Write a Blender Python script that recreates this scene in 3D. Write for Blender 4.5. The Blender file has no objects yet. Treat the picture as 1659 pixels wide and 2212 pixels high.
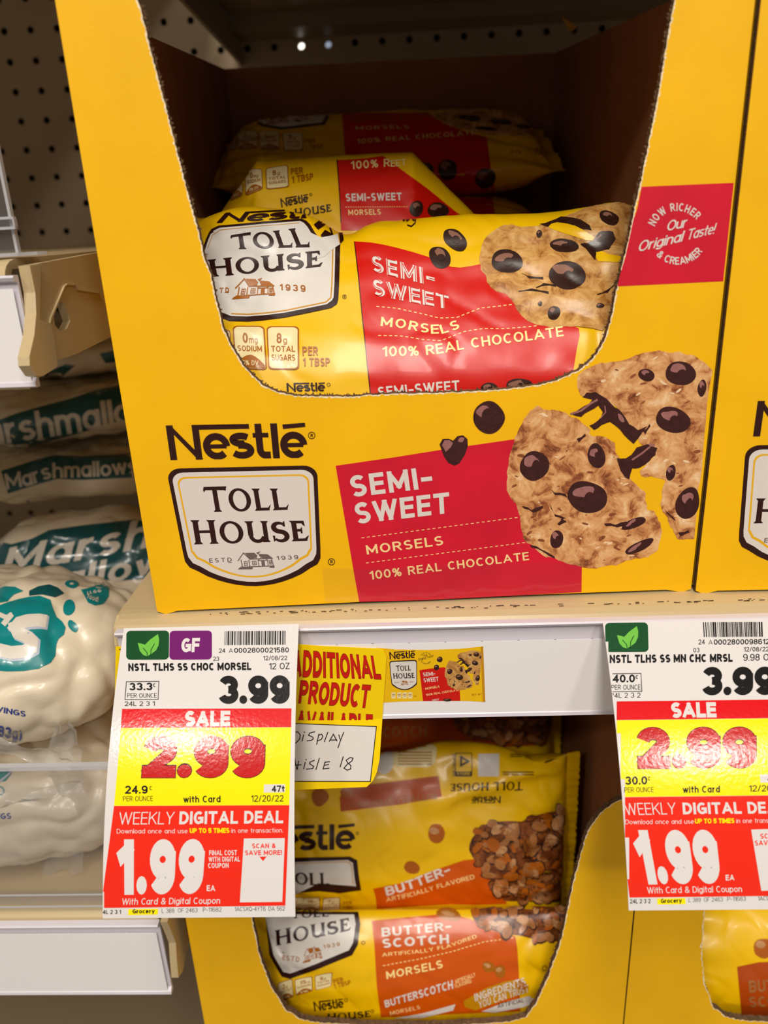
import bpy, bmesh, math, random
from mathutils import Vector, noise, geometry
from mathutils.bvhtree import BVHTree

random.seed(7)
SC = bpy.context.scene
COL = SC.collection
# ------------------------------------------------------------------ camera (solved from the photo's vanishing points)
FPX, CX, CY = 1650.0, 829.5, 1106.0
RR = ((0.9986287, -0.0309172, -0.0422474), (0.0286183, -0.3533472, 0.9350544), (-0.0438372, -0.9349812, -0.3519779))
CAM = Vector((0.0, -0.3227, 0.1699))
cd = bpy.data.cameras.new('camera'); cam = bpy.data.objects.new('camera', cd); COL.objects.link(cam)
cd.sensor_width = 36; cd.lens = FPX / 2212 * 36; cd.clip_start = 0.01
from mathutils import Matrix
cam.matrix_world = Matrix(((RR[0][0], -RR[0][1], -RR[0][2], CAM.x), (RR[1][0], -RR[1][1], -RR[1][2], CAM.y), (RR[2][0], -RR[2][1], -RR[2][2], CAM.z), (0, 0, 0, 1)))
cd.dof.use_dof = True; cd.dof.focus_distance = 0.36; cd.dof.aperture_fstop = 7.0
SC.camera = cam
# ------------------------------------------------------------------ light and exposure
SC.view_settings.view_transform = 'Standard'; SC.view_settings.look = 'None'
SC.view_settings.exposure = 0.0; SC.view_settings.gamma = 1.0; SC.view_settings.use_curve_mapping = False
wd = bpy.data.worlds.new('store'); SC.world = wd; wd.use_nodes = True
wd.node_tree.nodes['Background'].inputs[0].default_value = (1.0, 0.89, 0.78, 1)
wd.node_tree.nodes['Background'].inputs[1].default_value = 0.20


def lamp(name, loc, target, sx, sy, power, col=(1, 0.93, 0.84)):
    l = bpy.data.lights.new(name, 'AREA'); l.shape = 'RECTANGLE'; l.size = sx; l.size_y = sy; l.energy = power; l.color = col
    o = bpy.data.objects.new(name, l); COL.objects.link(o); o.location = loc
    o.rotation_euler = (Vector(target) - Vector(loc)).to_track_quat('-Z', 'Y').to_euler()
    return o


lamp('ceiling_lamp', (-1.08, -2.45, 2.0), (-0.2, -0.6, 0.0), 0.30, 0.16, 17)
lamp('ceiling_lamp', (1.25, -2.75, 1.95), (0.2, -0.6, 0.0), 0.34, 0.18, 18)
lamp('ceiling_lamp', (0.02, -1.75, 2.0), (0.02, -1.75, 0.0), 0.45, 2.2, 70)

# ------------------------------------------------------------------ photo pixel -> place


def ray(x, y):
    a, b = (x - CX) / FPX, (y - CY) / FPX
    return Vector((RR[0][0] * a + RR[0][1] * b + RR[0][2], RR[1][0] * a + RR[1][1] * b + RR[1][2], RR[2][0] * a + RR[2][1] * b + RR[2][2]))


def at(x, y, axis, val):
    r = ray(x, y)
    return CAM + r * ((val - CAM[axis]) / r[axis])


def atX(x, y, v): return at(x, y, 0, v)
def atY(x, y, v): return at(x, y, 1, v)
def atZ(x, y, v): return at(x, y, 2, v)


# ------------------------------------------------------------------ materials
def lin(c):
    return tuple(((v / 255) / 12.92 if v / 255 <= 0.04045 else ((v / 255 + 0.055) / 1.055) ** 2.4) for v in c)


MATS = {}


def mat(name, col, rough=0.5, spec=0.5, bump=0, bscale=200, var=0, vscale=60, metal=0, coat=0, bdist=0.001):
    m = bpy.data.materials.new(name); m.use_nodes = True; nt = m.node_tree; b = nt.nodes['Principled BSDF']
    c = lin(col) + (1,)
    b.inputs['Base Color'].default_value = c; b.inputs['Roughness'].default_value = rough
    b.inputs['Specular IOR Level'].default_value = spec; b.inputs['Metallic'].default_value = metal
    b.inputs['Coat Weight'].default_value = coat; b.inputs['Coat Roughness'].default_value = 0.12
    if bump or var:
        tc = nt.nodes.new('ShaderNodeTexCoord')
    if bump:
        n = nt.nodes.new('ShaderNodeTexNoise'); n.inputs['Scale'].default_value = bscale; n.inputs['Detail'].default_value = 3
        bp = nt.nodes.new('ShaderNodeBump'); bp.inputs['Strength'].default_value = bump; bp.inputs['Distance'].default_value = bdist
        nt.links.new(tc.outputs['Object'], n.inputs['Vector']); nt.links.new(n.outputs['Fac'], bp.inputs['Height'])
        nt.links.new(bp.outputs['Normal'], b.inputs['Normal'])
    if var:
        n = nt.nodes.new('ShaderNodeTexNoise'); n.inputs['Scale'].default_value = vscale; n.inputs['Detail'].default_value = 5
        mr = nt.nodes.new('ShaderNodeMapRange'); mr.inputs['From Min'].default_value = 0.3; mr.inputs['From Max'].default_value = 0.7
        mr.inputs['To Min'].default_value = 1 - var; mr.inputs['To Max'].default_value = 1 + var
        mx = nt.nodes.new('ShaderNodeVectorMath'); mx.operation = 'SCALE'; mx.inputs[0].default_value = c[:3]
        nt.links.new(tc.outputs['Object'], n.inputs['Vector']); nt.links.new(n.outputs['Fac'], mr.inputs['Value'])
        nt.links.new(mr.outputs['Result'], mx.inputs['Scale']); nt.links.new(mx.outputs['Vector'], b.inputs['Base Color'])
    MATS[name] = m
    return m


def ramp_mat(name, cols, scale, rough=0.6, spec=0.3, detail=8, scale2=None):
    """printed food picture: a noise driven colour mix"""
    m = bpy.data.materials.new(name); m.use_nodes = True; nt = m.node_tree; b = nt.nodes['Principled BSDF']
    tc = nt.nodes.new('ShaderNodeTexCoord'); n = nt.nodes.new('ShaderNodeTexNoise')
    n.inputs['Scale'].default_value = scale; n.inputs['Detail'].default_value = detail; n.inputs['Roughness'].default_value = 0.68
    n.inputs['Distortion'].default_value = 0.6
    r = nt.nodes.new('ShaderNodeValToRGB'); r.color_ramp.elements.remove(r.color_ramp.elements[1])
    for i, (p, c) in enumerate(cols):
        e = r.color_ramp.elements[0] if i == 0 else r.color_ramp.elements.new(p)
        e.position = p; e.color = lin(c) + (1,)
    nt.links.new(tc.outputs['Object'], n.inputs['Vector']); nt.links.new(n.outputs['Fac'], r.inputs['Fac'])
    nt.links.new(r.outputs['Color'], b.inputs['Base Color'])
    b.inputs['Roughness'].default_value = rough; b.inputs['Specular IOR Level'].default_value = spec
    MATS[name] = m
    return m


def clear_mat(name, tint=(235, 238, 240), rough=0.08, opac=0.08, ior=1.45):
    m = bpy.data.materials.new(name); m.use_nodes = True; nt = m.node_tree; nt.nodes.remove(nt.nodes['Principled BSDF'])
    out = nt.nodes['Material Output']; tr = nt.nodes.new('ShaderNodeBsdfTransparent'); gl = nt.nodes.new('ShaderNodeBsdfGlossy')
    df = nt.nodes.new('ShaderNodeBsdfDiffuse'); lw = nt.nodes.new('ShaderNodeLayerWeight'); lw.inputs['Blend'].default_value = .5; pw = nt.nodes.new('ShaderNodeMath'); pw.operation = 'POWER'; pw.inputs[1].default_value = 4.0; fr = nt.nodes.new('ShaderNodeMath'); fr.operation = 'MULTIPLY_ADD'; fr.inputs[1].default_value = .8; fr.inputs[2].default_value = .04; nt.links.new(lw.outputs['Facing'], pw.inputs[0]); nt.links.new(pw.outputs[0], fr.inputs[0])
    tr.inputs[0].default_value = lin(tint) + (1,); gl.inputs['Roughness'].default_value = rough; df.inputs[0].default_value = lin(tint) + (1,)
    m1 = nt.nodes.new('ShaderNodeMixShader'); m2 = nt.nodes.new('ShaderNodeMixShader'); m1.inputs[0].default_value = opac
    nt.links.new(tr.outputs[0], m1.inputs[1]); nt.links.new(df.outputs[0], m1.inputs[2])
    nt.links.new(fr.outputs[0], m2.inputs[0]); nt.links.new(m1.outputs[0], m2.inputs[1]); nt.links.new(gl.outputs[0], m2.inputs[2])
    nt.links.new(m2.outputs[0], out.inputs['Surface'])
    MATS[name] = m
    return m


BX = dict(rough=0.45, spec=0.4, bump=0.12, bscale=900, bdist=0.0003)       # coated board print
mat('board_yellow', (250, 190, 0), var=0.05, vscale=25, **BX)
mat('board_red', (214, 20, 48), var=0.08, vscale=40, **BX)
mat('board_brown', (48, 16, 10), **BX)
mat('board_white', (226, 216, 208), **BX)
mat('board_cream', (250, 216, 150), **BX)
mat('board_gold', (236, 178, 20), **BX)
mat('board_grey', (110, 96, 92), **BX)
mat('board_chip', (62, 26, 24), var=0.2, vscale=500, **BX)
mat('board_shine', (158, 104, 100), var=0.15, vscale=400, **BX)
mat('kraft', (150, 98, 64), rough=0.85, spec=0.15, var=0.10, vscale=30, bump=0.2, bscale=300)
mat('kraft_edge', (110, 84, 60), rough=0.9, spec=0.1, var=0.35, vscale=500, bump=0.6, bscale=900)
mat('torn_paper', (250, 232, 196), rough=0.9, spec=0.1, var=0.15, vscale=700)
ramp_mat('board_cookie', [(0.30, (84, 38, 22)), (0.40, (160, 92, 52)), (0.48, (208, 144, 88)), (0.57, (228, 174, 116)), (0.68, (246, 210, 164))], 120)
ramp_mat('film_cookie', [(0.28, (84, 44, 16)), (0.38, (156, 100, 44)), (0.48, (196, 142, 74)), (0.58, (214, 166, 98)), (0.70, (230, 192, 132))], 120, rough=0.32, spec=0.5)
mat('board_crumb', (140, 78, 44), var=.25, vscale=400, **BX); mat('board_pale', (246, 210, 168), var=.1, vscale=400, **BX)
ramp_mat('film_oats', [(0.3, (60, 24, 10)), (0.5, (120, 62, 26)), (0.7, (168, 100, 48))], 160, rough=0.32, spec=0.5)
FX = dict(rough=0.34, spec=0.45, bump=0.10, bscale=120, bdist=0.0006, coat=0.15)    # printed film
mat('film_yellow', (240, 190, 0), **FX)
mat('film_gold', (200, 140, 10), **FX)
mat('film_red', (208, 18, 4), **FX)
mat('film_orange', (206, 84, 2), **FX)
mat('film_rust', (176, 70, 10), **FX)
mat('film_white', (222, 216, 208), **FX)
mat('film_brown', (44, 14, 10), **FX)
mat('film_cream', (252, 226, 150), **FX)
mat('film_pale', (238, 222, 168), **FX)
mat('film_amber', (168, 96, 6), **FX)
mat('film_chip', (50, 26, 18), var=0.2, vscale=300, **FX)
mat('film_shine', (142, 98, 80), **FX)
mat('film_oat', (164, 106, 58), var=0.2, vscale=300, **FX)
mat('film_oat_pale', (192, 140, 92), var=0.2, vscale=300, **FX)
mat('film_caramel', (172, 90, 16), **FX)
mat('film_crumb', (112, 66, 30), var=.25, vscale=300, **FX); mat('film_pale_dough', (222, 182, 122), **FX)
TG = dict(rough=0.15, spec=0.45, bump=0.10, bscale=620, bdist=0.0006)                # laminated tag
mat('tag_white', (222, 218, 216), **TG)
mat('tag_red', (222, 16, 24), **TG)
mat('tag_scarlet', (236, 44, 24), **TG)
mat('tag_yellow', (255, 234, 0), **TG)
mat('tag_black', (26, 24, 24), **TG)
mat('tag_crimson', (196, 22, 24), **TG)
mat('tag_green', (24, 76, 40), **TG)
mat('tag_leaf', (112, 190, 72), **TG)
mat('tag_purple', (112, 28, 108), **TG)
PX = dict(rough=0.35, spec=0.4)
mat('sticker_yellow', (255, 216, 0), **PX)
mat('sticker_red', (206, 26, 14), **PX)
mat('sticker_dark', (60, 16, 12), **PX)
mat('sticker_white', (226, 220, 214), **PX)
mat('ink', (22, 20, 22), **PX)
mat('paper_white', (240, 236, 236), rough=0.4, spec=0.4)
mat('rail_plastic', (214, 208, 216), rough=0.3, spec=0.5)
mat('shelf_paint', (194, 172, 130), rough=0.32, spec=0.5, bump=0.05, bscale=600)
mat('shelf_paint_shaded', (140, 122, 96), rough=0.5, spec=0.4)  # same beige as the shelf paint, darkened: shade put into the colour
mat('scuff', (70, 56, 44), rough=0.8, spec=0.1)
mat('pegboard', (168, 148, 122), rough=0.7, spec=0.2)
mat('dark_backing', (26, 20, 16), rough=0.9, spec=0.1)
mat('marsh_white', (222, 208, 182), rough=0.34, spec=0.5, coat=0.2, bump=0.35, bscale=90, bdist=0.0012, var=.06, vscale=40)
mat('marsh_teal', (0, 128, 130), rough=0.28, spec=0.5, coat=0.4)
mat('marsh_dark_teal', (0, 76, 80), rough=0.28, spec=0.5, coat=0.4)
mat('marsh_print', (216, 208, 194), rough=0.28, spec=0.5, coat=0.4)
mat('marsh_grey', (176, 184, 200), rough=0.28, spec=0.5, coat=0.4)
mat('marsh_blue', (40, 60, 140), rough=0.28, spec=0.5, coat=0.4)
clear_mat('clear_plastic', tint=(247, 247, 248), opac=0.03)
clear_mat('clear_film', tint=(252, 252, 250), opac=0.14, rough=0.15)
clear_mat('clear_tape', tint=(252, 252, 252), opac=0.0, rough=0.12)
clear_mat('clear_edge', tint=(225, 225, 228), opac=0.55, rough=0.2)

# ------------------------------------------------------------------ mesh building


class MB:
    def __init__(s): s.v = []; s.f = []; s.m = []; s.n = {}

    def add(s, vs, fs, m, ns=None):
        k = len(s.v); s.v += [Vector(q) for q in vs]
        for f in fs: s.f.append(tuple(i + k for i in f)); s.m.append(m)
        if ns:
            for i, q in enumerate(ns): s.n[k + i] = q

    def quad(s, a, b, c, d, m): s.add([a, b, c, d], [(0, 1, 2, 3)], m)

    def box(s, lo, hi, m, T=None):
        x0, y0, z0 = lo; x1, y1, z1 = hi
        v = [Vector(q) for q in ((x0, y0, z0), (x1, y0, z0), (x1, y1, z0), (x0, y1, z0), (x0, y0, z1), (x1, y0, z1), (x1, y1, z1), (x0, y1, z1))]
        if T: v = [T(q) for q in v]
        for i, f in enumerate([(0, 3, 2, 1), (4, 5, 6, 7), (0, 1, 5, 4), (1, 2, 6, 5), (2, 3, 7, 6), (3, 0, 4, 7)]):
            s.add([v[j] for j in f], [(0, 1, 2, 3)], m[i] if isinstance(m, (list, tuple)) else m)

    def plate(s, loops, vec, mf, mb=None, me=None):
        """flat outline (first loop) with holes, given in 3D, thickened along vec"""
        mb = mb or mf; me = me or mf; vec = Vector(vec)
        flat = [Vector(q) for l in loops for q in l]
        tris = geometry.tessellate_polygon([[Vector(q) for q in l] for l in loops])
        s.add(flat, [tuple(t) for t in tris], mf)
        s.add([q + vec for q in flat], [tuple(t) for t in tris], mb)
        for l in loops:
            l = [Vector(q) for q in l]
            for i in range(len(l)):
                a, b = l[i - 1], l[i]
                s.add([a, b, b + vec, a + vec], [(0, 1, 2, 3)], me)

    def prism(s, prof, x0, x1, m):
        """profile [(y, z)] swept along x"""
        n = len(prof)
        a = [Vector((x0, y, z)) for y, z in prof]; b = [Vector((x1, y, z)) for y, z in prof]
        tri = geometry.tessellate_polygon([[Vector((0, y, z)) for y, z in prof]])
        s.add(a, [tuple(t) for t in tri], m); s.add(b, [tuple(t) for t in tri], m)
        s.add(a + b, [(i, (i + 1) % n, (i + 1) % n + n, i + n) for i in range(n)], m)

    def build(s, name, parent=None, origin=None, smooth=False):
        o3 = Vector(origin) if origin is not None else Vector((0, 0, 0))
        me = bpy.data.meshes.new(name)
        me.from_pydata([tuple(q - o3) for q in s.v], [], s.f)
        names = sorted(set(s.m))
        for q in names: me.materials.append(MATS[q])
        ix = {q: i for i, q in enumerate(names)}
        me.polygons.foreach_set('material_index', [ix[q] for q in s.m])
        if smooth or s.n:
            me.polygons.foreach_set('use_smooth', [True] * len(me.polygons))
        if not s.n:
            bm = bmesh.new(); bm.from_mesh(me); bmesh.ops.recalc_face_normals(bm, faces=bm.faces); bm.to_mesh(me); bm.free()
        me.update()
        if s.n:
            me.normals_split_custom_set_from_vertices([tuple(s.n.get(i, (0, 0, 0))) for i in range(len(s.v))])
        o = bpy.data.objects.new(name, me); COL.objects.link(o)
        if parent:
            o.parent = parent; o.location = o3 - parent_loc(parent)
        else:
            o.location = o3
        return o


def parent_loc(p):
    q = Vector(p.location)
    while p.parent: p = p.parent; q += Vector(p.location)
    return q


def empty(name, loc, label, cat, group=None):
    o = bpy.data.objects.new(name, None); COL.objects.link(o); o.location = loc; o.empty_display_size = 0.02
    return tag(o, label, cat, group)


def tag(o, label, cat, group=None):
    o['label'] = label; o['category'] = cat
    if group: o['group'] = group
    return o


def structure(o):
    o['kind'] = 'structure'
    return o


# ------------------------------------------------------------------ stroke lettering
GLY = {
    'A': (.72, "0,0 .36,1|.36,1 .72,0|.14,.28 .58,.28"), 'B': (.56, "0,0 0,1|0,1 .3,1 @.3,.76,.24,.24,90,-90 0,.52|0,.52 .3,.52 @.3,.26,.27,.26,90,-90 0,0"),
    'C': (.58, "@.32,.5,.32,.5,48,312"), 'D': (.6, "0,0 0,1|0,1 .22,1 @.22,.5,.38,.5,90,-90 0,0"),
    'E': (.46, "0,0 0,1|0,1 .46,1|0,.52 .42,.52|0,0 .46,0"), 'F': (.44, "0,0 0,1|0,1 .44,1|0,.5 .4,.5"),
    'G': (.62, "@.32,.5,.32,.5,48,330 .62,.46|.38,.46 .62,.46|.62,.46 .62,.1"), 'H': (.58, "0,0 0,1|.58,0 .58,1|0,.5 .58,.5"),
    'I': (0, "0,0 0,1"), 'J': (.42, ".42,1 .42,.25 @.21,.22,.21,.22,0,-165"), 'K': (.58, "0,0 0,1|.56,1 .02,.42|.2,.6 .58,0"),
    'L': (.44, "0,0 0,1|0,0 .44,0"), 'M': (.76, "0,0 0,1|0,1 .38,.2|.38,.2 .76,1|.76,1 .76,0"), 'N': (.6, "0,0 0,1|0,1 .6,0|.6,0 .6,1"),
    'O': (.68, "@.34,.5,.34,.5,0,360"), 'P': (.54, "0,0 0,1|0,1 .27,1 @.27,.73,.27,.27,90,-90 0,.46"), 'Q': (.68, "@.34,.5,.34,.5,0,360|.42,.22 .66,0"),
    'R': (.56, "0,0 0,1|0,1 .28,1 @.28,.74,.26,.26,90,-90 0,.48|.28,.48 .56,0"), 'S': (.52, "@.26,.745,.25,.255,35,270 @.26,.245,.26,.245,90,-145"),
    'T': (.56, ".28,0 .28,1|0,1 .56,1"), 'U': (.58, "0,1 0,.3 @.29,.3,.29,.3,180,360 .58,1"), 'V': (.66, "0,1 .33,0|.33,0 .66,1"),
    'W': (.98, "0,1 .25,0|.25,0 .49,1|.49,1 .73,0|.73,0 .98,1"), 'X': (.6, "0,0 .6,1|0,1 .6,0"), 'Y': (.6, "0,1 .3,.45|.6,1 .3,.45|.3,.45 .3,0"), 'Z': (.54, "0,1 .54,1|.54,1 0,0|0,0 .54,0"),
    '0': (.52, "@.26,.5,.26,.5,0,360"), '1': (.24, ".24,0 .24,1|.24,1 0,.8"), '2': (.52, "@.26,.72,.26,.28,170,-35 0,0|0,0 .52,0"),
    '3': (.52, "@.25,.75,.25,.25,160,-90|@.25,.26,.27,.26,90,-165"), '4': (.56, ".42,0 .42,1|.42,1 0,.3|0,.28 .56,.28"),
    '5': (.52, ".48,1 .06,1|.06,1 .03,.5|@.25,.32,.27,.32,140,-150"), '6': (.54, "@.27,.31,.27,.31,0,360|0,.31 0,.7 @.27,.72,.27,.28,180,25"),
    '7': (.52, "0,1 .52,1|.52,1 .18,0"), '8': (.52, "@.26,.76,.23,.24,0,360|@.26,.27,.26,.27,0,360"), '9': (.54, "@.27,.69,.27,.31,0,360|.54,.69 .54,.3 @.27,.28,.27,.28,0,-155"),
    '%': (.74, "@.14,.78,.14,.22,0,360|@.6,.22,.14,.22,0,360|.58,1 .16,0"), '&': (.6, ".6,0 .14,.66 @.28,.8,.17,.2,200,-40 .1,.4 @.25,.23,.25,.23,140,330 .6,.42"),
    '-': (.3, "0,.42 .3,.42"), '.': (0, ".0,0 .0,.02"), ',': (0, ".02,.02 -.03,-.12"), '/': (.34, "0,0 .34,1"), '!': (0, "0,.36 0,1|0,0 0,.02"), ':': (0, "0,.1 0,.12|0,.6 0,.62"),
    '(': (.18, "@.4,.45,.4,.65,125,235"), ')': (.18, "@-.22,.45,.4,.65,55,-55"), ' ': (.22, ""),
    'a': (.46, "@.23,.34,.23,.34,0,360|.46,.68 .46,0"), 'b': (.48, "0,1 0,0|@.24,.34,.24,.34,0,360"), 'c': (.42, "@.24,.34,.24,.34,50,310"),
    'd': (.46, "@.23,.34,.23,.34,0,360|.46,1 .46,0"), 'e': (.48, ".02,.36 .46,.36|@.24,.34,.24,.34,5,312"), 'f': (.26, ".1,0 .1,.78 @.26,.78,.16,.22,180,85|0,.66 .26,.66"),
    'g': (.46, "@.23,.34,.23,.34,0,360|.46,.68 .46,-.05 @.23,-.05,.23,.2,0,-150"), 'h': (.44, "0,0 0,1|0,.4 @.22,.42,.22,.26,180,0 .44,0"), 'i': (0, "0,0 0,.68|0,.94 0,.96"),
    'k': (.42, "0,0 0,1|.4,.68 .02,.28|.16,.42 .42,0"), 'l': (0, "0,0 0,1"), 'm': (.76, "0,0 0,.68|@.19,.45,.19,.23,180,0 .38,0|@.57,.45,.19,.23,180,0 .76,0"),
    'n': (.44, "0,0 0,.68|@.22,.44,.22,.24,180,0 .44,0"), 'o': (.48, "@.24,.34,.24,.34,0,360"), 'p': (.48, "0,.68 0,-.25|@.24,.34,.24,.34,0,360"), 'r': (.26, "0,0 0,.68|@.26,.38,.26,.3,180,85"),
    's': (.4, "@.2,.51,.19,.17,35,270 @.2,.17,.2,.17,90,-145"), 't': (.28, ".12,.95 .12,.16 @.26,.16,.14,.16,180,270|0,.68 .28,.68"), 'u': (.44, "0,.68 0,.24 @.22,.24,.22,.24,180,360 .44,.68|.44,.68 .44,0"),
    'v': (.46, "0,.68 .23,0|.23,0 .46,.68"), 'w': (.7, "0,.68 .18,0|.18,0 .35,.68|.35,.68 .52,0|.52,0 .7,.68"), 'y': (.46, "0,.68 .24,.02|.46,.68 .16,-.25"),
}


def path_pts(tok):
    pts = []
    for t in tok.split():
        if t[0] == '@':
            cx, cy, rx, ry, a0, a1 = (float(q) for q in t[1:].split(','))
            n = max(3, int(abs(a1 - a0) / 15))
            for i in range(n + 1):
                a = math.radians(a0 + (a1 - a0) * i / n); q = (cx + rx * math.cos(a), cy + ry * math.sin(a))
                if not pts or (abs(pts[-1][0] - q[0]) + abs(pts[-1][1] - q[1])) > 1e-4: pts.append(q)
        else:
            q = tuple(float(z) for z in t.split(','))
            if not pts or (abs(pts[-1][0] - q[0]) + abs(pts[-1][1] - q[1])) > 1e-4: pts.append(q)
    return pts


def thicken(pts, t, cap=None, widths=None):
    """convex quads along a polyline of width t; straight ends get square caps unless cap says otherwise"""
    P = [Vector(q) for q in pts]; n = len(P); out = []
    if n < 2: return out
    d = [(P[i + 1] - P[i]).normalized() for i in range(n - 1)]
    closed = (P[0] - P[-1]).length < 1e-3
    W = widths or [t] * n

    def off(i, dirs):
        m = sum(dirs, Vector((0, 0))).normalized(); nn = Vector((-m.y, m.x))
        k = 1 / max(0.5, nn.dot(Vector((-dirs[0].y, dirs[0].x))))
        return nn * (W[i] / 2 * k)
    for i in range(n - 1):
        a, b = P[i].copy(), P[i + 1].copy(); L = (b - a).length
        if i == 0 and not closed:
            oa = off(i, [d[i]])
            if (L > .13 if cap is None else cap): a = a - d[i] * W[i] / 2
        elif i == 0: oa = off(i, [d[-1], d[0]])
        elif d[i - 1].dot(d[i]) > 0.5: oa = off(i, [d[i - 1], d[i]])
        else: oa = off(i, [d[i]]); a = a - d[i] * W[i] / 2
        if i == n - 2 and not closed:
            ob = off(i + 1, [d[i]])
            if (L > .13 if cap is None else cap): b = b + d[i] * W[i] / 2
        elif i == n - 2: ob = off(i + 1, [d[-1], d[0]])
        elif d[i].dot(d[i + 1]) > 0.5: ob = off(i + 1, [d[i], d[i + 1]])
        else: ob = off(i + 1, [d[i]]); b = b + d[i] * W[i] / 2
        out.append([a - oa, b - ob, b + ob, a + oa])
    return out


def glyph(ch, t):
    W, s = GLY.get(ch, GLY[' '])
    outw = W * .92 + t
    if ch == ' ': return .3, []
    polys = []
    if ch in '.:!i':
        pass
    for p in s.split('|'):
        pts = path_pts(p)
        pts = [(t / 2 + x * .92, t / 2 + y * (1 - t)) for x, y in pts]
        if len(pts) == 2 and abs(pts[0][1] - pts[1][1]) < .03 and abs(pts[0][0] - pts[1][0]) < .001 and ch in '.:!i':
            c = Vector((pts[0][0], pts[0][1])); r = t * .56
            c.y = max(c.y, r)
            polys.append([(c.x + r * math.cos(a * math.pi / 6), c.y + r * math.sin(a * math.pi / 6)) for a in range(12)])
            continue
        for q in thicken(pts, t):
            lo = -9 if ch in 'gpy,()' else 0
            hi = 1 if (ch.isupper() or ch.isdigit() or ch in 'bdhklt%/&!') else 9
            polys.append([(min(max(v[0], -.02), outw + .02), min(max(v[1], lo), hi)) for v in q])
    return outw, polys


def bil(Q, u, v):
    (ax, ay), (bx, by), (cx, cy), (dx, dy) = Q
    return ((ax * (1 - u) + bx * u) * (1 - v) + (dx * (1 - u) + cx * u) * v, (ay * (1 - u) + by * u) * (1 - v) + (dy * (1 - u) + cy * u) * v)


def clip_half(poly, ax, val, keep_less):
    out = []; n = len(poly)
    for i in range(n):
        a, b = poly[i - 1], poly[i]; ia = (a[ax] <= val) == keep_less or a[ax] == val; ib = (b[ax] <= val) == keep_less or b[ax] == val
        if ia != ib:
            k = (val - a[ax]) / (b[ax] - a[ax]); out.append((a[0] + (b[0] - a[0]) * k, a[1] + (b[1] - a[1]) * k))
        if ib: out.append(b)
    return out


def area(p):
    return 0.5 * sum(p[i - 1][0] * p[i][1] - p[i][0] * p[i - 1][1] for i in range(len(p)))


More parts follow.
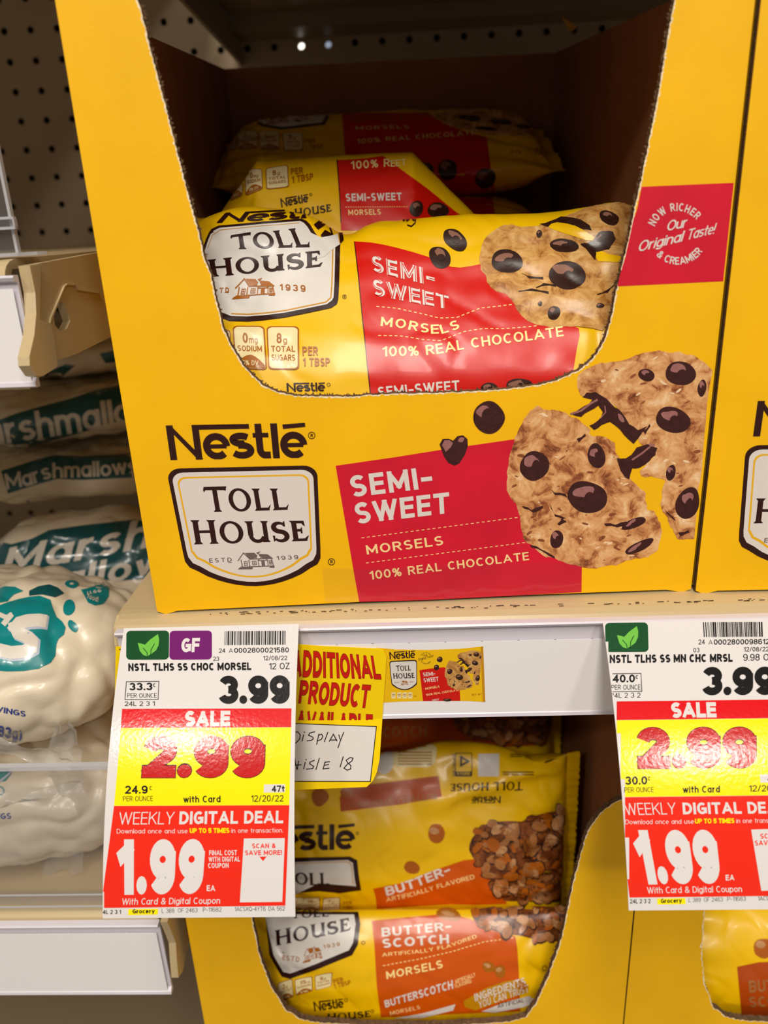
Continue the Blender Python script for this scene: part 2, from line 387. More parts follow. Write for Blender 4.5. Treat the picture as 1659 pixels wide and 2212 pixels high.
class Art:
    """printed artwork, laid out in measured photo coordinates and then laid on a surface"""
    def __init__(s): s.p = []; s.crop(0, 0, 1)
    def crop(s, ox, oy, k): s.ox, s.oy, s.k = ox, oy, k; return s
    def X(s, q): return (s.ox + q[0] / s.k, s.oy + q[1] / s.k)

    def conv(s, poly, m, layer=1): s.p.append(([s.X(q) for q in poly], m, layer))

    def poly(s, pts, m, layer=1):
        pts = [s.X(q) for q in pts]
        for t in geometry.tessellate_polygon([[Vector((x, y, 0)) for x, y in pts]]):
            s.p.append(([pts[i] for i in t], m, layer))

    def line(s, pts, w, m, layer=3, cap=True):
        for q in thicken(pts, w, cap): s.conv([tuple(v) for v in q], m, layer)

    def blob(s, cx, cy, rx, ry, m, layer=4, rot=0, n=20, jit=0.0):
        r = math.radians(rot); pts = []
        for i in range(n):
            a = 2 * math.pi * i / n; k = 1 + jit * (noise.noise((cx * .37 + math.cos(a) * .8, cy * .31 + math.sin(a) * .8, layer)))
            x, y = rx * k * math.cos(a), ry * k * math.sin(a)
            pts.append((cx + x * math.cos(r) - y * math.sin(r), cy + x * math.sin(r) + y * math.cos(r)))
        if jit: s.poly(pts, m, layer)
        else: s.conv(pts, m, layer)

    def chip(s, cx, cy, rx, ry, rot=0, k='board', layer=4):
        s.blob(cx, cy, rx, ry, k + '_chip', layer, rot, 36, 0.14)
        r = math.radians(rot)
        hx, hy = -.25 * rx, -.32 * ry
        s.blob(cx + hx * math.cos(r) - hy * math.sin(r), cy + hx * math.sin(r) + hy * math.cos(r), rx * .52, ry * .36, k + '_shine', layer + 1, rot - 12, 18, 0.5)
        s.blob(cx + .1 * rx, cy + .05 * ry, rx * .3, ry * .4, k + '_chip', layer + 2, rot, 14, 0.3)

    def ring(s, cx, cy, r, w, m, layer=3, n=20):
        s.line([(cx + r * math.cos(i * 2 * math.pi / n), cy + r * math.sin(i * 2 * math.pi / n)) for i in range(n + 1)], w, m, layer)

    def rrect(s, Q, r, m, layer=1):
        """rounded rectangle in quad Q; r as fraction of unit box (u, v)"""
        pts = []
        for cx, cy, a0 in ((1 - r[0], 1 - r[1], 0), (r[0], 1 - r[1], 90), (r[0], r[1], 180), (1 - r[0], r[1], 270)):
            for i in range(7):
                a = math.radians(a0 + 15 * i); pts.append(bil(Q, cx + r[0] * math.cos(a), cy + r[1] * math.sin(a)))
        s.conv(pts, m, layer)

    def quadof(s, Q):
        if len(Q) == 3:
            bl, br, h = Q
            if not isinstance(h, (tuple, list)):
                d = Vector(br) - Vector(bl); d.normalize(); h = (d.y * h, -d.x * h)
            return (bl, br, (br[0] + h[0], br[1] + h[1]), (bl[0] + h[0], bl[1] + h[1]))
        return Q

    def text(s, str_, Q, m, wt=.14, layer=3, sp=.12, maxy=None, grow=0):
        Q = s.quadof(Q); x = 0; items = []
        for ch in str_:
            w, ps = glyph(ch, wt)
            items.append((x, w, glyph(ch, wt + grow)[1] if grow else ps)); x += w + sp
        tot = x - sp
        for x0, w, ps in items:
            for p in ps:
                q = [bil(Q, (x0 + px - grow / 2) / tot, py * (1 + grow) - grow / 2) for px, py in p]
                if maxy is not None: q = clip_half(q, 1, maxy, True)
                if len(q) > 2: s.conv(q, m, layer)

    def text_path(s, str_, base, h, m, wt=.14, layer=3, sp=.12, lean=0):
        """letters along a polyline baseline"""
        P = [Vector(q) for q in base]; L = [0]
        for i in range(len(P) - 1): L.append(L[-1] + (P[i + 1] - P[i]).length)
        gl = []; x = 0
        for ch in str_:
            w, ps = glyph(ch, wt); gl.append((x, w, ps)); x += w + sp
        tot = x - sp; k = L[-1] / tot

        def pos(l):
            for i in range(len(P) - 1):
                if l <= L[i + 1] or i == len(P) - 2:
                    d = (P[i + 1] - P[i]).normalized(); return P[i] + d * (l - L[i]), d
        for x0, w, ps in gl:
            c, d0 = pos((x0 + w / 2) * k)
            _, da = pos(max(0, x0 * k - w * k * .3)); _, db = pos(min(L[-1], (x0 + w * 1.3) * k)); d = (da + db).normalized()
            up = Vector((d.y, -d.x))
            for p in ps:
                s.conv([tuple(c + d * ((px - w / 2) * k + lean * py * h) + up * (py * h)) for px, py in p], m, layer)

    def text_arc(s, str_, c, r, a0, a1, h, m, wt=.16, layer=3, sp=.14, under=False):
        n = 24
        pts = [(c[0] + r * math.cos(math.radians(a0 + (a1 - a0) * i / n)), c[1] - r * math.sin(math.radians(a0 + (a1 - a0) * i / n))) for i in range(n + 1)]
        s.text_path(str_, pts, h, m, wt, layer, sp)

    # ---- marks used again and again
    def wordmark(s, Q, m, layer=4):
        Q = s.quadof(Q)
        W = 4.08
        for p, t, cap in (("0.1,.0 .1,1", .2, False), (".12,.96 .83,.04", .21, True), (".85,0 .85,1", .2, False), (".75,.93 2.42,.93", .14, False),
                          ("1.12,.37 1.7,.37", .12, False), ("@1.41,.37,.3,.285,0,315", .2, False), ("@2.14,.55,.24,.11,35,270 @2.14,.245,.27,.145,90,-150", .19, False),
                          ("2.68,1 2.68,.26 @2.83,.26,.15,.165,180,270 2.98,.095", .2, False), ("2.5,.67 2.96,.67", .13, False), ("3.14,0 3.14,1", .2, False),
                          ("3.4,.37 3.96,.37", .12, False), ("@3.68,.37,.3,.285,0,315", .2, False), ("3.4,.90 4.06,.95", .13, False)):
            for q in thicken(path_pts(p), t, cap):
                s.conv([bil(Q, min(max(v[0], 0), W) / W, min(max(v[1], 0), 1)) for v in q], m, layer)

    def serif(s, str_, Q, m, layer=4):
        Q = s.quadof(Q); polys = []; x = 0

        def stem(x0, x1, y0, y1, f=.07):
            polys.append([(x0 - f, y0), (x1 + f, y0), (x1, y0 + .1), (x0, y0 + .1)]); polys.append([(x0, y0 + .1), (x1, y0 + .1), (x1, y1 - .1), (x0, y1 - .1)])
            polys.append([(x0, y1 - .1), (x1, y1 - .1), (x1 + f, y1), (x0 - f, y1)])
        for i, ch in enumerate(str_):
            h = 1.0 if i == 0 else .93
            if ch == 'T':
                stem(x + .34, x + .52, 0, h); polys.append([(x, h - .13), (x + .86, h - .13), (x + .88, h + .03), (x + .04, h - .0)])
                polys.append([(x, h - .13), (x + .02, h - .22), (x + .09, h - .13), (x + .06, h)]); polys.append([(x + .78, h - .13), (x + .84, h - .16), (x + .9, h + .04), (x + .8, h)]); x += .9
            elif ch == 'O':
                for k in range(24):
                    a, b = 2 * math.pi * k / 24, 2 * math.pi * (k + 1) / 24
                    f = lambda t, rx, ry: (x + .42 + rx * math.cos(t), h * .5 + ry * math.sin(t))
                    polys.append([f(a, .42, h * .52), f(b, .42, h * .52), f(b, .25, h * .41), f(a, .25, h * .41)])
                x += .92
            elif ch == 'L':
                stem(x + .07, x + .25, 0, h); polys.append([(x + .2, 0), (x + .56, 0), (x + .58, .12), (x + .2, .12)]); polys.append([(x + .5, .1), (x + .58, .1), (x + .64, .26), (x + .58, .2)]); x += .68
            elif ch == 'H':
                stem(x + .08, x + .27, 0, h); stem(x + .64, x + .83, 0, h); polys.append([(x + .25, .46), (x + .66, .46), (x + .66, .57), (x + .25, .57)]); x += .98
            elif ch == 'U':
                polys.append([(x + .08, .3), (x + .26, .3), (x + .26, h - .1), (x + .08, h - .1)]); polys.append([(x + .08, h - .1), (x + .26, h - .1), (x + .33, h), (x, h)])
                stem(x + .62, x + .78, 0, h, .06)
                w = []; pp = path_pts("@.4,.3,.23,.25,180,350")
                for q in thicken([(x + a, b) for a, b in pp], .15, False): polys.append([tuple(v) for v in q])
                x += .92
            elif ch == 'S':
                pp = path_pts("@.29,.7,.2,.2,30,250 @.3,.26,.22,.22,75,-150"); n = len(pp)
                for q in thicken([(x + a, b * h + .0) for a, b in pp], .1, False, [.09 + .11 * math.sin(math.pi * k / (n - 1)) for k in range(n)]): polys.append([tuple(v) for v in q])
                polys.append([(x + .42, h - .24), (x + .5, h - .26), (x + .5, h), (x + .44, h - .04)]); polys.append([(x + .04, 0), (x + .1, .06), (x + .1, .28), (x + .02, .28)]); x += .66
            elif ch == 'E':
                stem(x + .07, x + .25, 0, h)
                for y0, l in ((0, .54), (h * .47, .42), (h - .12, .5)):
                    polys.append([(x + .22, y0), (x + l, y0), (x + l, y0 + .12), (x + .22, y0 + .12)])
                polys.append([(x + .46, .1), (x + .55, 0), (x + .64, .26), (x + .56, .2)]); polys.append([(x + .42, h - .1), (x + .52, h), (x + .54, h - .26), (x + .47, h - .2)]); polys.append([(x + .36, h * .38), (x + .43, h * .38), (x + .43, h * .7), (x + .38, h * .64)]); x += .68
            else: x += .35
        for p in polys: s.conv([bil(Q, a / (x - .06), b) for a, b in p], m, layer)

    def house(s, Q, m, layer=4):
        Q = s.quadof(Q)

        def P(pts): s.poly([bil(Q, a, b) for a, b in pts], m, layer)
        def L(pts, w=.025): s.line([bil(Q, a, b) for a, b in pts], w * math.hypot(Q[1][0] - Q[0][0], Q[1][1] - Q[0][1]), m, layer)
        P([(.16, .88), (.5, .9), (.58, .74), (.48, .6), (.36, .55), (.24, .9)]); P([(.55, .9), (.68, .98), (.6, .8)]); P([(.62, .84), (.86, .8), (1, .55), (.72, .56), (.62, .72)])
        L([(.04, .5), (.2, .9), (.36, .56), (.96, .56)]); L([(.12, .52), (.14, .14)]); L([(.33, .5), (.34, .14)]); L([(.95, .52), (.97, .14)]); L([(.1, .14), (.98, .14)])
        P([(.01, .02), (.06, .12), (.25, .14), (.42, .1), (.4, 0)]); P([(.84, .05), (.9, .14), (1, .1), (.98, .02)]); P([(.66, .14), (.66, .44), (.75, .44), (.75, .14)])
        L([(.58, .14), (.58, .46), (.83, .46), (.83, .14)], .02); L([(.58, .48), (.7, .68), (.84, .48)], .02)
        for x0, x1, y0, y1 in ((.2, .28, .22, .44), (.42, .52, .24, .44), (.87, .93, .24, .44), (.49, .55, .62, .72), (.8, .86, .62, .72)):
            L([(x0, y0), (x1, y0), (x1, y1), (x0, y1), (x0, y0)], .018); L([((x0 + x1) / 2, y0), ((x0 + x1) / 2, y1)], .014); L([(x0, (y0 + y1) / 2), (x1, (y0 + y1) / 2)], .014)

    def shield_shape(s, Q, inset):
        i, j = inset; r = .09 - i * .5
        pts = []
        for cx, cy, a0 in ((1 - i - r, 1 - j - r, 0), (i + r, 1 - j - r, 90)):
            for k in range(7):
                a = math.radians(a0 + 15 * k); pts.append((cx + r * math.cos(a), cy + r * math.sin(a)))
        pts += [(i + .02, .3), (i + .025, .22 + j), (i + .05, .17 + j), (i + .1, .14 + j)]
        for k in range(1, 12): t = k / 12; pts.append((.1 + i + (.8 - 2 * i) * t, j + .14 - .14 * math.sin(math.pi * t) ** .8))
        pts += [(.9 - i, .14 + j), (.95 - i, .17 + j), (.975 - i, .22 + j), (.98 - i, .3)]
        return [bil(Q, a, b) for a, b in pts]

    def shield(s, Q, dark, white, gold, layer=2, ln=True):
        s.poly(s.shield_shape(Q, (0, 0)), dark, layer); s.poly(s.shield_shape(Q, (.028, .036)), white, layer + 1)
        if ln:
            s.poly(s.shield_shape(Q, (.058, .072)), gold, layer + 2); s.poly(s.shield_shape(Q, (.07, .086)), white, layer + 3)

    def dashes(s, a, b, n, w, m, layer=3):
        a, b = Vector(a), Vector(b)
        for i in range(n):
            p, q = a.lerp(b, (i + .02) / n), a.lerp(b, (i + .55) / n); s.line([tuple(p), tuple(q)], w, m, layer, False)

    def dash_path(s, pts, n, w, m, layer=3):
        P = [Vector(q) for q in pts]; L = [0]
        for i in range(len(P) - 1): L.append(L[-1] + (P[i + 1] - P[i]).length)

        def pos(l):
            for i in range(len(P) - 1):
                if l <= L[i + 1]: return tuple(P[i].lerp(P[i + 1], (l - L[i]) / (L[i + 1] - L[i])))
            return tuple(P[-1])
        for i in range(n): s.line([pos(L[-1] * i / n), pos(L[-1] * (i + .55) / n)], w, m, layer, False)

    def nutri(s, Q, big, unit, l1, l2=None, foot=None, layer=3):
        """one rounded facts box"""
        Q = s.quadof(Q)
        s.rrect(Q, (.16, .08), 'film_amber', layer)
        q2 = tuple(bil(Q, a, b) for a, b in ((.045, .03), (.955, .03), (.955, .97), (.045, .97)))
        s.rrect(q2, (.16, .08), 'film_pale', layer + 1)
        sub = lambda x0, y0, x1, y1: tuple(bil(Q, a, b) for a, b in ((x0, y0), (x1, y0), (x1, y1), (x0, y1)))
        s.text(big, sub(.3, .6, .3 + .16 * len(big), .84), 'film_amber', .2, layer + 2)
        s.text(unit, sub(.5 + .1 * (len(big) - 1), .6, .5 + .1 * (len(big) - 1) + .13 * len(unit), .76), 'film_amber', .13, layer + 2)
        s.text(l1, sub(.12, .4, .88, .54), 'film_amber', .18, layer + 2)
        if l2: s.text(l2, sub(.12, .2, .88, .34), 'film_amber', .18, layer + 2)
        if foot:
            pts = [(.05 + .9 * k / 10, .1 + .22 * math.sin(math.pi * k / 10)) for k in range(11)] + [(.9, .04), (.1, .04)]
            s.poly([bil(Q, a, b) for a, b in pts], 'film_amber', layer + 3); s.text(foot, sub(.25, .09, .75, .2), 'film_pale', .16, layer + 4)

    # ---- lay on a surface
    def emit(s, mb, hit, cell=None, lift=.00012, dl=.00006):
        for ip, (poly, m, layer) in enumerate(s.p):
            layer = layer + (ip % 9) * .05
            parts = [poly]
            if cell:
                xs = [q[0] for q in poly]; ys = [q[1] for q in poly]
                if max(xs) - min(xs) > cell * 1.01 or max(ys) - min(ys) > cell * 1.01:
                    parts = []
                    for i in range(math.floor(min(xs) / cell), math.floor(max(xs) / cell) + 1):
                        st = clip_half(clip_half(poly, 0, i * cell, False), 0, (i + 1) * cell, True)
                        if len(st) < 3: continue
                        yy = [q[1] for q in st]
                        for j in range(math.floor(min(yy) / cell), math.floor(max(yy) / cell) + 1):
                            c = clip_half(clip_half(st, 1, j * cell, False), 1, (j + 1) * cell, True)
                            if len(c) > 2: parts.append(c)
            for p in parts:
                if abs(area(p)) < .003: continue
                if area(p) > 0: p = p[::-1]
                hs = [hit(*q) for q in p]
                if any(h is None for h in hs): continue
                if cell:
                    ds = [(h[0] - CAM).length for h in hs]
                    if max(ds) - min(ds) > .02: continue
                mb.add([h[0] + h[1] * (lift + dl * layer) for h in hs], [tuple(range(len(p)))], m, [h[1] for h in hs])


def plane_hit(p0, n):
    p0 = Vector(p0); n = Vector(n).normalized()
    if n.dot(CAM - p0) < 0: n = -n

    def f(x, y):
        r = ray(x, y); return CAM + r * ((p0 - CAM).dot(n) / r.dot(n)), n
    return f


def mesh_hit(vs, fs, ns):
    bvh = BVHTree.FromPolygons([tuple(v) for v in vs], fs)

    def f(x, y):
        r = ray(x, y).normalized(); loc, nn, i, d = bvh.ray_cast(CAM, r)
        if loc is None: return None
        fc = fs[i]; w = [1 / ((Vector(vs[k]) - loc).length + 1e-5) for k in fc]
        n = sum((ns[k] * q for k, q in zip(fc, w)), Vector((0, 0, 0))).normalized()
        if n.dot(r) > -.03: return None
        return loc, n
    return f


def vnormals(vs, fs):
    ns = [Vector((0, 0, 0)) for _ in vs]
    for f in fs:
        a, b, c, d = (vs[f[0]], vs[f[1]], vs[f[2]], vs[f[-1]]); n = (c - a).cross(d - b)
        for k in f: ns[k] += n
    return [n.normalized() if n.length > 0 else Vector((0, -1, 0)) for n in ns]


# ------------------------------------------------------------------ the setting
# perforated gondola back wall (holes one inch apart, real openings)
WX0, WX1, WZ0, WZ1, WY, INCH = -0.62, 0.36, -0.50, 0.46, 0.5, 0.0254
pk = atY(9, 68, WY)
mb = MB(); OCT = [(math.cos(math.radians(22.5 + 45 * k)) * .0033, math.sin(math.radians(22.5 + 45 * k)) * .0033) for k in range(8)]
SQ = [(1, .41), (.41, 1), (-.41, 1), (-1, .41), (-1, -.41), (-.41, -1), (.41, -1), (1, -.41)]
nx = int((WX1 - WX0) / INCH); nz = int((WZ1 - WZ0) / INCH)
ox = pk.x - INCH * round((pk.x - WX0) / INCH); oz = pk.z - INCH * round((pk.z - WZ0) / INCH)
H2 = INCH / 2
for i in range(nx):
    for j in range(nz):
        cx, cz = ox + i * INCH, oz + j * INCH
        o8 = [(cx + a, WY, cz + b) for a, b in OCT]; s8 = [(cx + a * H2, WY, cz + b * H2) for a, b in SQ]
        b8 = [(x, WY + .005, z) for x, _, z in o8]
        fs = [(k, (k + 1) % 8, (k + 1) % 8 + 8, k + 8) for k in range(8)]
        mb.add(o8 + s8, fs, 'pegboard'); mb.add(o8 + b8, fs, 'dark_backing')
        for a, b in ((1, 1), (-1, 1), (-1, -1), (1, -1)):
            mb.add([(cx + a * H2, WY, cz + b * H2), (cx + a * H2 * .41, WY, cz + b * H2), (cx + a * H2, WY, cz + b * H2 * .41)], [(0, 1, 2)], 'pegboard')
structure(mb.build('wall_back'))
mb = MB()
spots = [atY(665, 110, WY + .006), atY(725, 105, WY + .006)]
mb.box((WX0, WY + .012, WZ0), (WX1, WY + .016, WZ1), 'dark_backing')
structure(mb.build('wall_back_liner'))
for k, s in enumerate(spots):        # light of the next aisle behind two of the holes
    m = bpy.data.materials.new('aisle_light'); m.use_nodes = True
    b = m.node_tree.nodes['Principled BSDF']; b.inputs['Emission Color'].default_value = ((1, .95, .82, 1), (.55, .65, .8, 1))[k]
    b.inputs['Emission Strength'].default_value = (2.2, .45)[k]; MATS['aisle_light%d' % k] = m
    ci = round((s.x - ox) / INCH); cj = round((s.z - oz) / INCH)
    c = Vector((ox + ci * INCH, WY + .009, oz + cj * INCH)); n = 16
    mb = MB(); ring = [(c.x + .006 * math.cos(2 * math.pi * i / n), c.y, c.z + .006 * math.sin(2 * math.pi * i / n)) for i in range(n)]
    mb.plate([ring], (0, .003, 0), 'aisle_light%d' % k)
    o = mb.build('aisle_light', origin=c)
    tag(o, ['bright round light showing through a hole of the back wall', 'dim bluish light showing through the hole right of the bright one'][k], 'light')
    o['kind'] = 'structure'


def lip_profile(z=0.0, y=0.0):
    p = [(y + .5, z), (y + .004, z), (y + .001, z - .0002), (y - .003, z - .001), (y - .0062, z - .0026), (y - .0082, z - .0048), (y - .009, z - .008), (y - .009, z - .050), (y - .0075, z - .052), (y - .006, z - .050), (y - .006, z - .010), (y - .002, z - .004), (y + .5, z - .004)]
    return p


def rail(parent, x0, x1, ztop, zbot, y):
    """plastic price channel clipped on a shelf's front"""
    mb = MB()
    prof = [(y + .0022, ztop), (y - .0015, ztop), (y - .0022, ztop - .0008), (y - .0014, ztop - .0022), (y + .0006, ztop - .003), (y + .0006, zbot + .004), (y - .0014, zbot + .0022), (y - .0018, zbot + .0006), (y - .0008, zbot), (y + .0022, zbot)]
    mb.prism(prof, x0, x1, 'rail_plastic')
    return mb.build('price_channel', parent)


def strip(x0, x1, ztop, zbot, y, label, name='paper_strip', art=None):
    """perforated paper insert: small ticks along its edges"""
    mb = MB(); n = int((x1 - x0) / .0166); up = []; lo = []
    for i in range(n + 1):
        x = x0 + (x1 - x0) * i / n
        up += [(x - .0006, y, ztop), (x, y, ztop + .0005), (x + .0006, y, ztop)] if 0 < i < n else [(x, y, ztop)]
        lo += [(x - .0006, y, zbot), (x, y, zbot - .0005), (x + .0006, y, zbot)] if 0 < i < n else [(x, y, zbot)]
    mb.plate([up + lo[::-1]], (0, .0002, 0), 'paper_white')
    if art: art.emit(mb, plane_hit((0, y, 0), (0, 1, 0)), None, .00006, .00003)
    o = mb.build(name, origin=((x0 + x1) / 2, y, zbot))
    return tag(o, label, 'label strip')


# ---- main shelf carrying the big yellow cases
sh = empty('gondola_shelf', (.15, .2, 0), 'beige metal shelf under the big semi-sweet case', 'shelf', 'beige gondola shelves')
X0, X1 = -.1456, .52
mb = MB(); mb.prism(lip_profile(), X0 + .0015, X1, 'shelf_paint')
for k in range(95):                                    # black scuffs rubbed along the front edge
    x = random.uniform(-.10, .16); l = random.uniform(.0004, .003); z = random.uniform(-.00035, .0)
    y0 = -.0012 + random.uniform(-.0008, .0008); zz = -.0002 - max(0, -(y0)) * .25
    mb.add([(x, y0, zz + .0004), (x + l, y0 + random.uniform(-.0002, .0002), zz + .0004), (x + l, y0 - .0003, zz + .0002), (x, y0 - .0003, zz + .0002)], [(0, 1, 2, 3)], 'scuff')
mb.build('deck', sh)
mb = MB(); mb.plate([[(X0, y, z) for y, z in ((-.006, -.004), (.0, -.0004), (.5, -.0004), (.5, -.045), (.05, -.04), (-.004, -.052), (-.0075, -.05), (-.0085, -.012))]], (.0015, 0, 0), 'shelf_paint')
mb.build('bracket', sh)
rail(sh, X0 + .003, X1, -.0030, -.0540, -.0112)

# ---- shelf above the main one: only its shaded underside shows
sh = empty('gondola_shelf', (.15, .2, .352), 'shaded beige shelf overhead, above the open case', 'shelf', 'beige gondola shelves')
mb = MB(); mb.prism([(y, z + .352) for y, z in lip_profile()], -.1505, X1, 'shelf_paint_shaded')
mb.box((-.12, .05, .340), (.5, .40, .348), 'shelf_paint_shaded'); mb.build('deck', sh)
mb = MB(); mb.plate([[(-.1535, y, z) for y, z in ((.0, .351), (.5, .351), (.5, .3165), (.3, .3215), (.0, .33))]], (.003, 0, 0), 'shelf_paint_shaded'); mb.build('bracket', sh)
mb = MB(); mb.box((-.1505, .455, .336), (X1, .499, .348), 'shelf_paint_shaded'); mb.build('rear_channel', sh)
# ---- lower shelf of the main bay (carries the butterscotch cases, below the picture)
sh = empty('gondola_shelf', (.15, .2, -.335), 'beige shelf carrying the butterscotch cases below', 'shelf', 'beige gondola shelves')
mb = MB(); mb.prism([(y, z - .335) for y, z in lip_profile()], X0, X1, 'shelf_paint'); mb.build('deck', sh)

# ---- neighbouring bay at the left: two shelves
def left_shelf(z, xr, label, yo=0.0):
    sh = empty('gondola_shelf', (-.35, .2, z), label, 'shelf', 'beige gondola shelves')
    mb = MB(); mb.prism([(y, q + z) for y, q in lip_profile(0, yo)], -.62, xr - .003, 'shelf_paint'); mb.build('deck', sh)
    return sh


ZU = .1635
shU = left_shelf(ZU, -.158, 'beige shelf with a deep end bracket, upper left of the big case')
bx = -.1520
out = [(36.7, 572.8), (48, 569), (202.5, 547.5), (260, 539), (300, 700), (233, 731), (164.6, 765), (119, 780), (119, 794), (86, 814.6), (73.4, 812), (58, 790), (57, 771.5), (68, 723), (72, 678), (69.6, 632), (58, 574)]
hole = [(115, 678), (124, 654), (137, 652.5), (149, 683), (152, 693), (144, 711), (129, 714.6), (119, 703)]
mb = MB(); mb.plate([[atX(x, y, bx) for x, y in out[2:-1] + [(58, 574)]], [atX(x, y, bx) for x, y in hole]], (-.0035, 0, 0), 'shelf_paint')
br = mb.build('bracket', shU)
mb = MB()
gro = [(105, 698), (109, 690), (138, 620), (143, 616), (160, 617), (165, 627), (215, 635), (214, 633), (166, 624), (162, 614), (142, 613), (136, 618), (106, 688)]
mb.plate([[atX(x, y, bx) for x, y in gro]], (.0008, 0, 0), 'shelf_paint')
mb.plate([[atX(x, y, bx) for x, y in ((58, 574), (82, 571), (80, 690), (105, 700), (118, 778), (118, 792), (86, 813), (73, 812), (58, 790), (57, 771), (68, 723), (72, 678), (70, 632))]], (.0012, 0, 0), 'shelf_paint')
mb.build('stiffener', br)
mb = MB(); c = sum((atX(x, y, bx) for x, y in hole), Vector((0, 0, 0))) / 8; mb.box((bx - .03, c.y - .012, c.z - .016), (bx - .028, c.y + .012, c.z + .016), 'rail_plastic'); mb.build('clip', shU)
rail(shU, -.62, -.1556, ZU - .0060, ZU - .0505, -.0112)
strip(-.6, -.1572, ZU - .011, ZU - .0495, -.0122, 'blank white paper strip in the upper left shelf front')
ZL = -.1800
shL = left_shelf(ZL, -.1475, 'beige shelf carrying the marshmallow bags, lower left')
mb = MB(); mb.plate([[(-.1475, y, z + ZL) for y, z in ((.0, -.001), (.5, -.001), (.5, -.045), (.03, -.04), (-.006, -.05), (-.013, -.046), (-.011, -.036), (-.008, -.025), (-.011, -.012), (-.0135, -.003))]], (.004, 0, 0), 'shelf_paint'); mb.build('bracket', shL)
rail(shL, -.62, -.1495, ZL - .0060, ZL - .0600, -.0112)
strip(-.6, -.1515, ZL - .0125, ZL - .0590, -.0122, 'blank white paper strip in the lower left shelf front')
# base deck of the gondola far below
mb = MB(); mb.box((-.62, -.10, -.56), (.52, .5, -.545), 'shelf_paint_shaded'); structure(mb.build('floor'))

# unseen shelf added over the left bay to shade the pegboard
sh = left_shelf(.43, -.158, 'unseen beige shelf added above the upper left pegboard for shade')
# ---- clear plastic fences on the left shelves
f = empty('shelf_fence', (-.3, -.002, ZL), 'clear plastic fence in front of the marshmallow bags', 'fence', 'clear shelf fences')
zt = atY(100, 1652, -.003).z
mb = MB(); mb.box((-.6, -.0036, ZL + .001), (-.150, -.0020, zt - .0025), 'clear_plastic'); mb.build('panel', f)
mb = MB(); mb.box((-.6, -.0046, zt - .0025), (-.150, -.0014, zt), 'clear_edge'); mb.build('top_edge', f)
mb = MB(); mb.prism([(-.0090, ZL + .0012), (-.0090, ZL + .004), (-.0055, ZL + .004), (-.0045, ZL + .009), (-.0038, ZL + .009), (-.0038, ZL + .0012)], -.6, -.150, 'clear_plastic'); mb.box((-.6, -.0092, ZL + .0036), (-.150, -.0088, ZL + .0044), 'clear_edge'); mb.box((-.6, -.0058, ZL + .0084), (-.150, -.0054, ZL + .0092), 'clear_edge'); mb.build('foot', f)
f = empty('shelf_fence', (-.3, .0, ZU), 'clear plastic divider standing on the upper left shelf', 'fence', 'clear shelf fences')
mb = MB(); mb.box((-.6, .006, ZU + .001), (-.1614, .0076, ZU + .075), 'clear_plastic'); mb.box((-.1618, .0055, ZU + .001), (-.1606, .0080, ZU + .075), 'clear_edge'); mb.build('panel', f)
mb = MB(); mb.box((-.6, .0030, ZU + .0112), (-.1588, .0055, ZU + .0122), 'clear_edge'); mb.box((-.6, .0030, ZU + .0150), (-.1588, .0055, ZU + .0160), 'clear_edge'); mb.box((-.6, .0030, ZU + .0122), (-.1590, .0040, ZU + .0150), 'clear_plastic'); mb.box((-.1594, .0030, ZU + .0122), (-.1586, .0055, ZU + .0150), 'clear_edge'); mb.build('ledge', f)
mb = MB(); ft = [(-.6, -.002), (-.168, -.002), (-.160, .003), (-.155, .010), (-.1535, .016), (-.157, .019), (-.170, .016), (-.6, .016)]
mb.plate([[(x, y, ZU + .0008) for x, y in ft]], (0, 0, .0014), 'clear_edge'); mb.build('foot', f)

# ------------------------------------------------------------------ yellow shelf-ready cases
OPEN = [(280, -90), (297, 0), (305.5, 27), (324, 101), (337.5, 152), (358, 229.5), (375, 297), (391.5, 361), (405, 415), (427, 493), (442, 557), (455.5, 593.6), (467.5, 651.5), (479.6, 699.7), (494, 736), (513, 769.6), (527, 792), (544.7, 810.6), (568.8, 832), (597.7, 846.8), (641, 855), (677, 856), (761.7, 857), (800, 853), (855.7, 850), (930, 849), (1010, 846), (1070, 842), (1126, 836.7), (1168, 830), (1203, 821), (1249, 800), (1270, 784), (1288, 765), (1307, 732.5), (1320.6, 686), (1326.4, 651.5), (1342, 582), (1357, 520), (1372, 443), (1385, 389), (1408, 274.5), (1426, 178), (1444, 68.6), (1458, 0), (1476, -90)]


def ragged(pts, step=5.0, amp=1.3, seed=1):
    r = random.Random(seed); out = [Vector(pts[0])]
    for i in range(len(pts) - 1):
        a, b = Vector(pts[i]), Vector(pts[i + 1]); n = max(1, int((b - a).length / step)); d = (b - a).normalized(); nn = Vector((-d.y, d.x))
        for k in range(1, n + 1): out.append(a.lerp(b, k / n) + nn * (r.uniform(-amp, amp) if (i < len(pts) - 2 or k < n) else 0))
    return [tuple(q) for q in out]


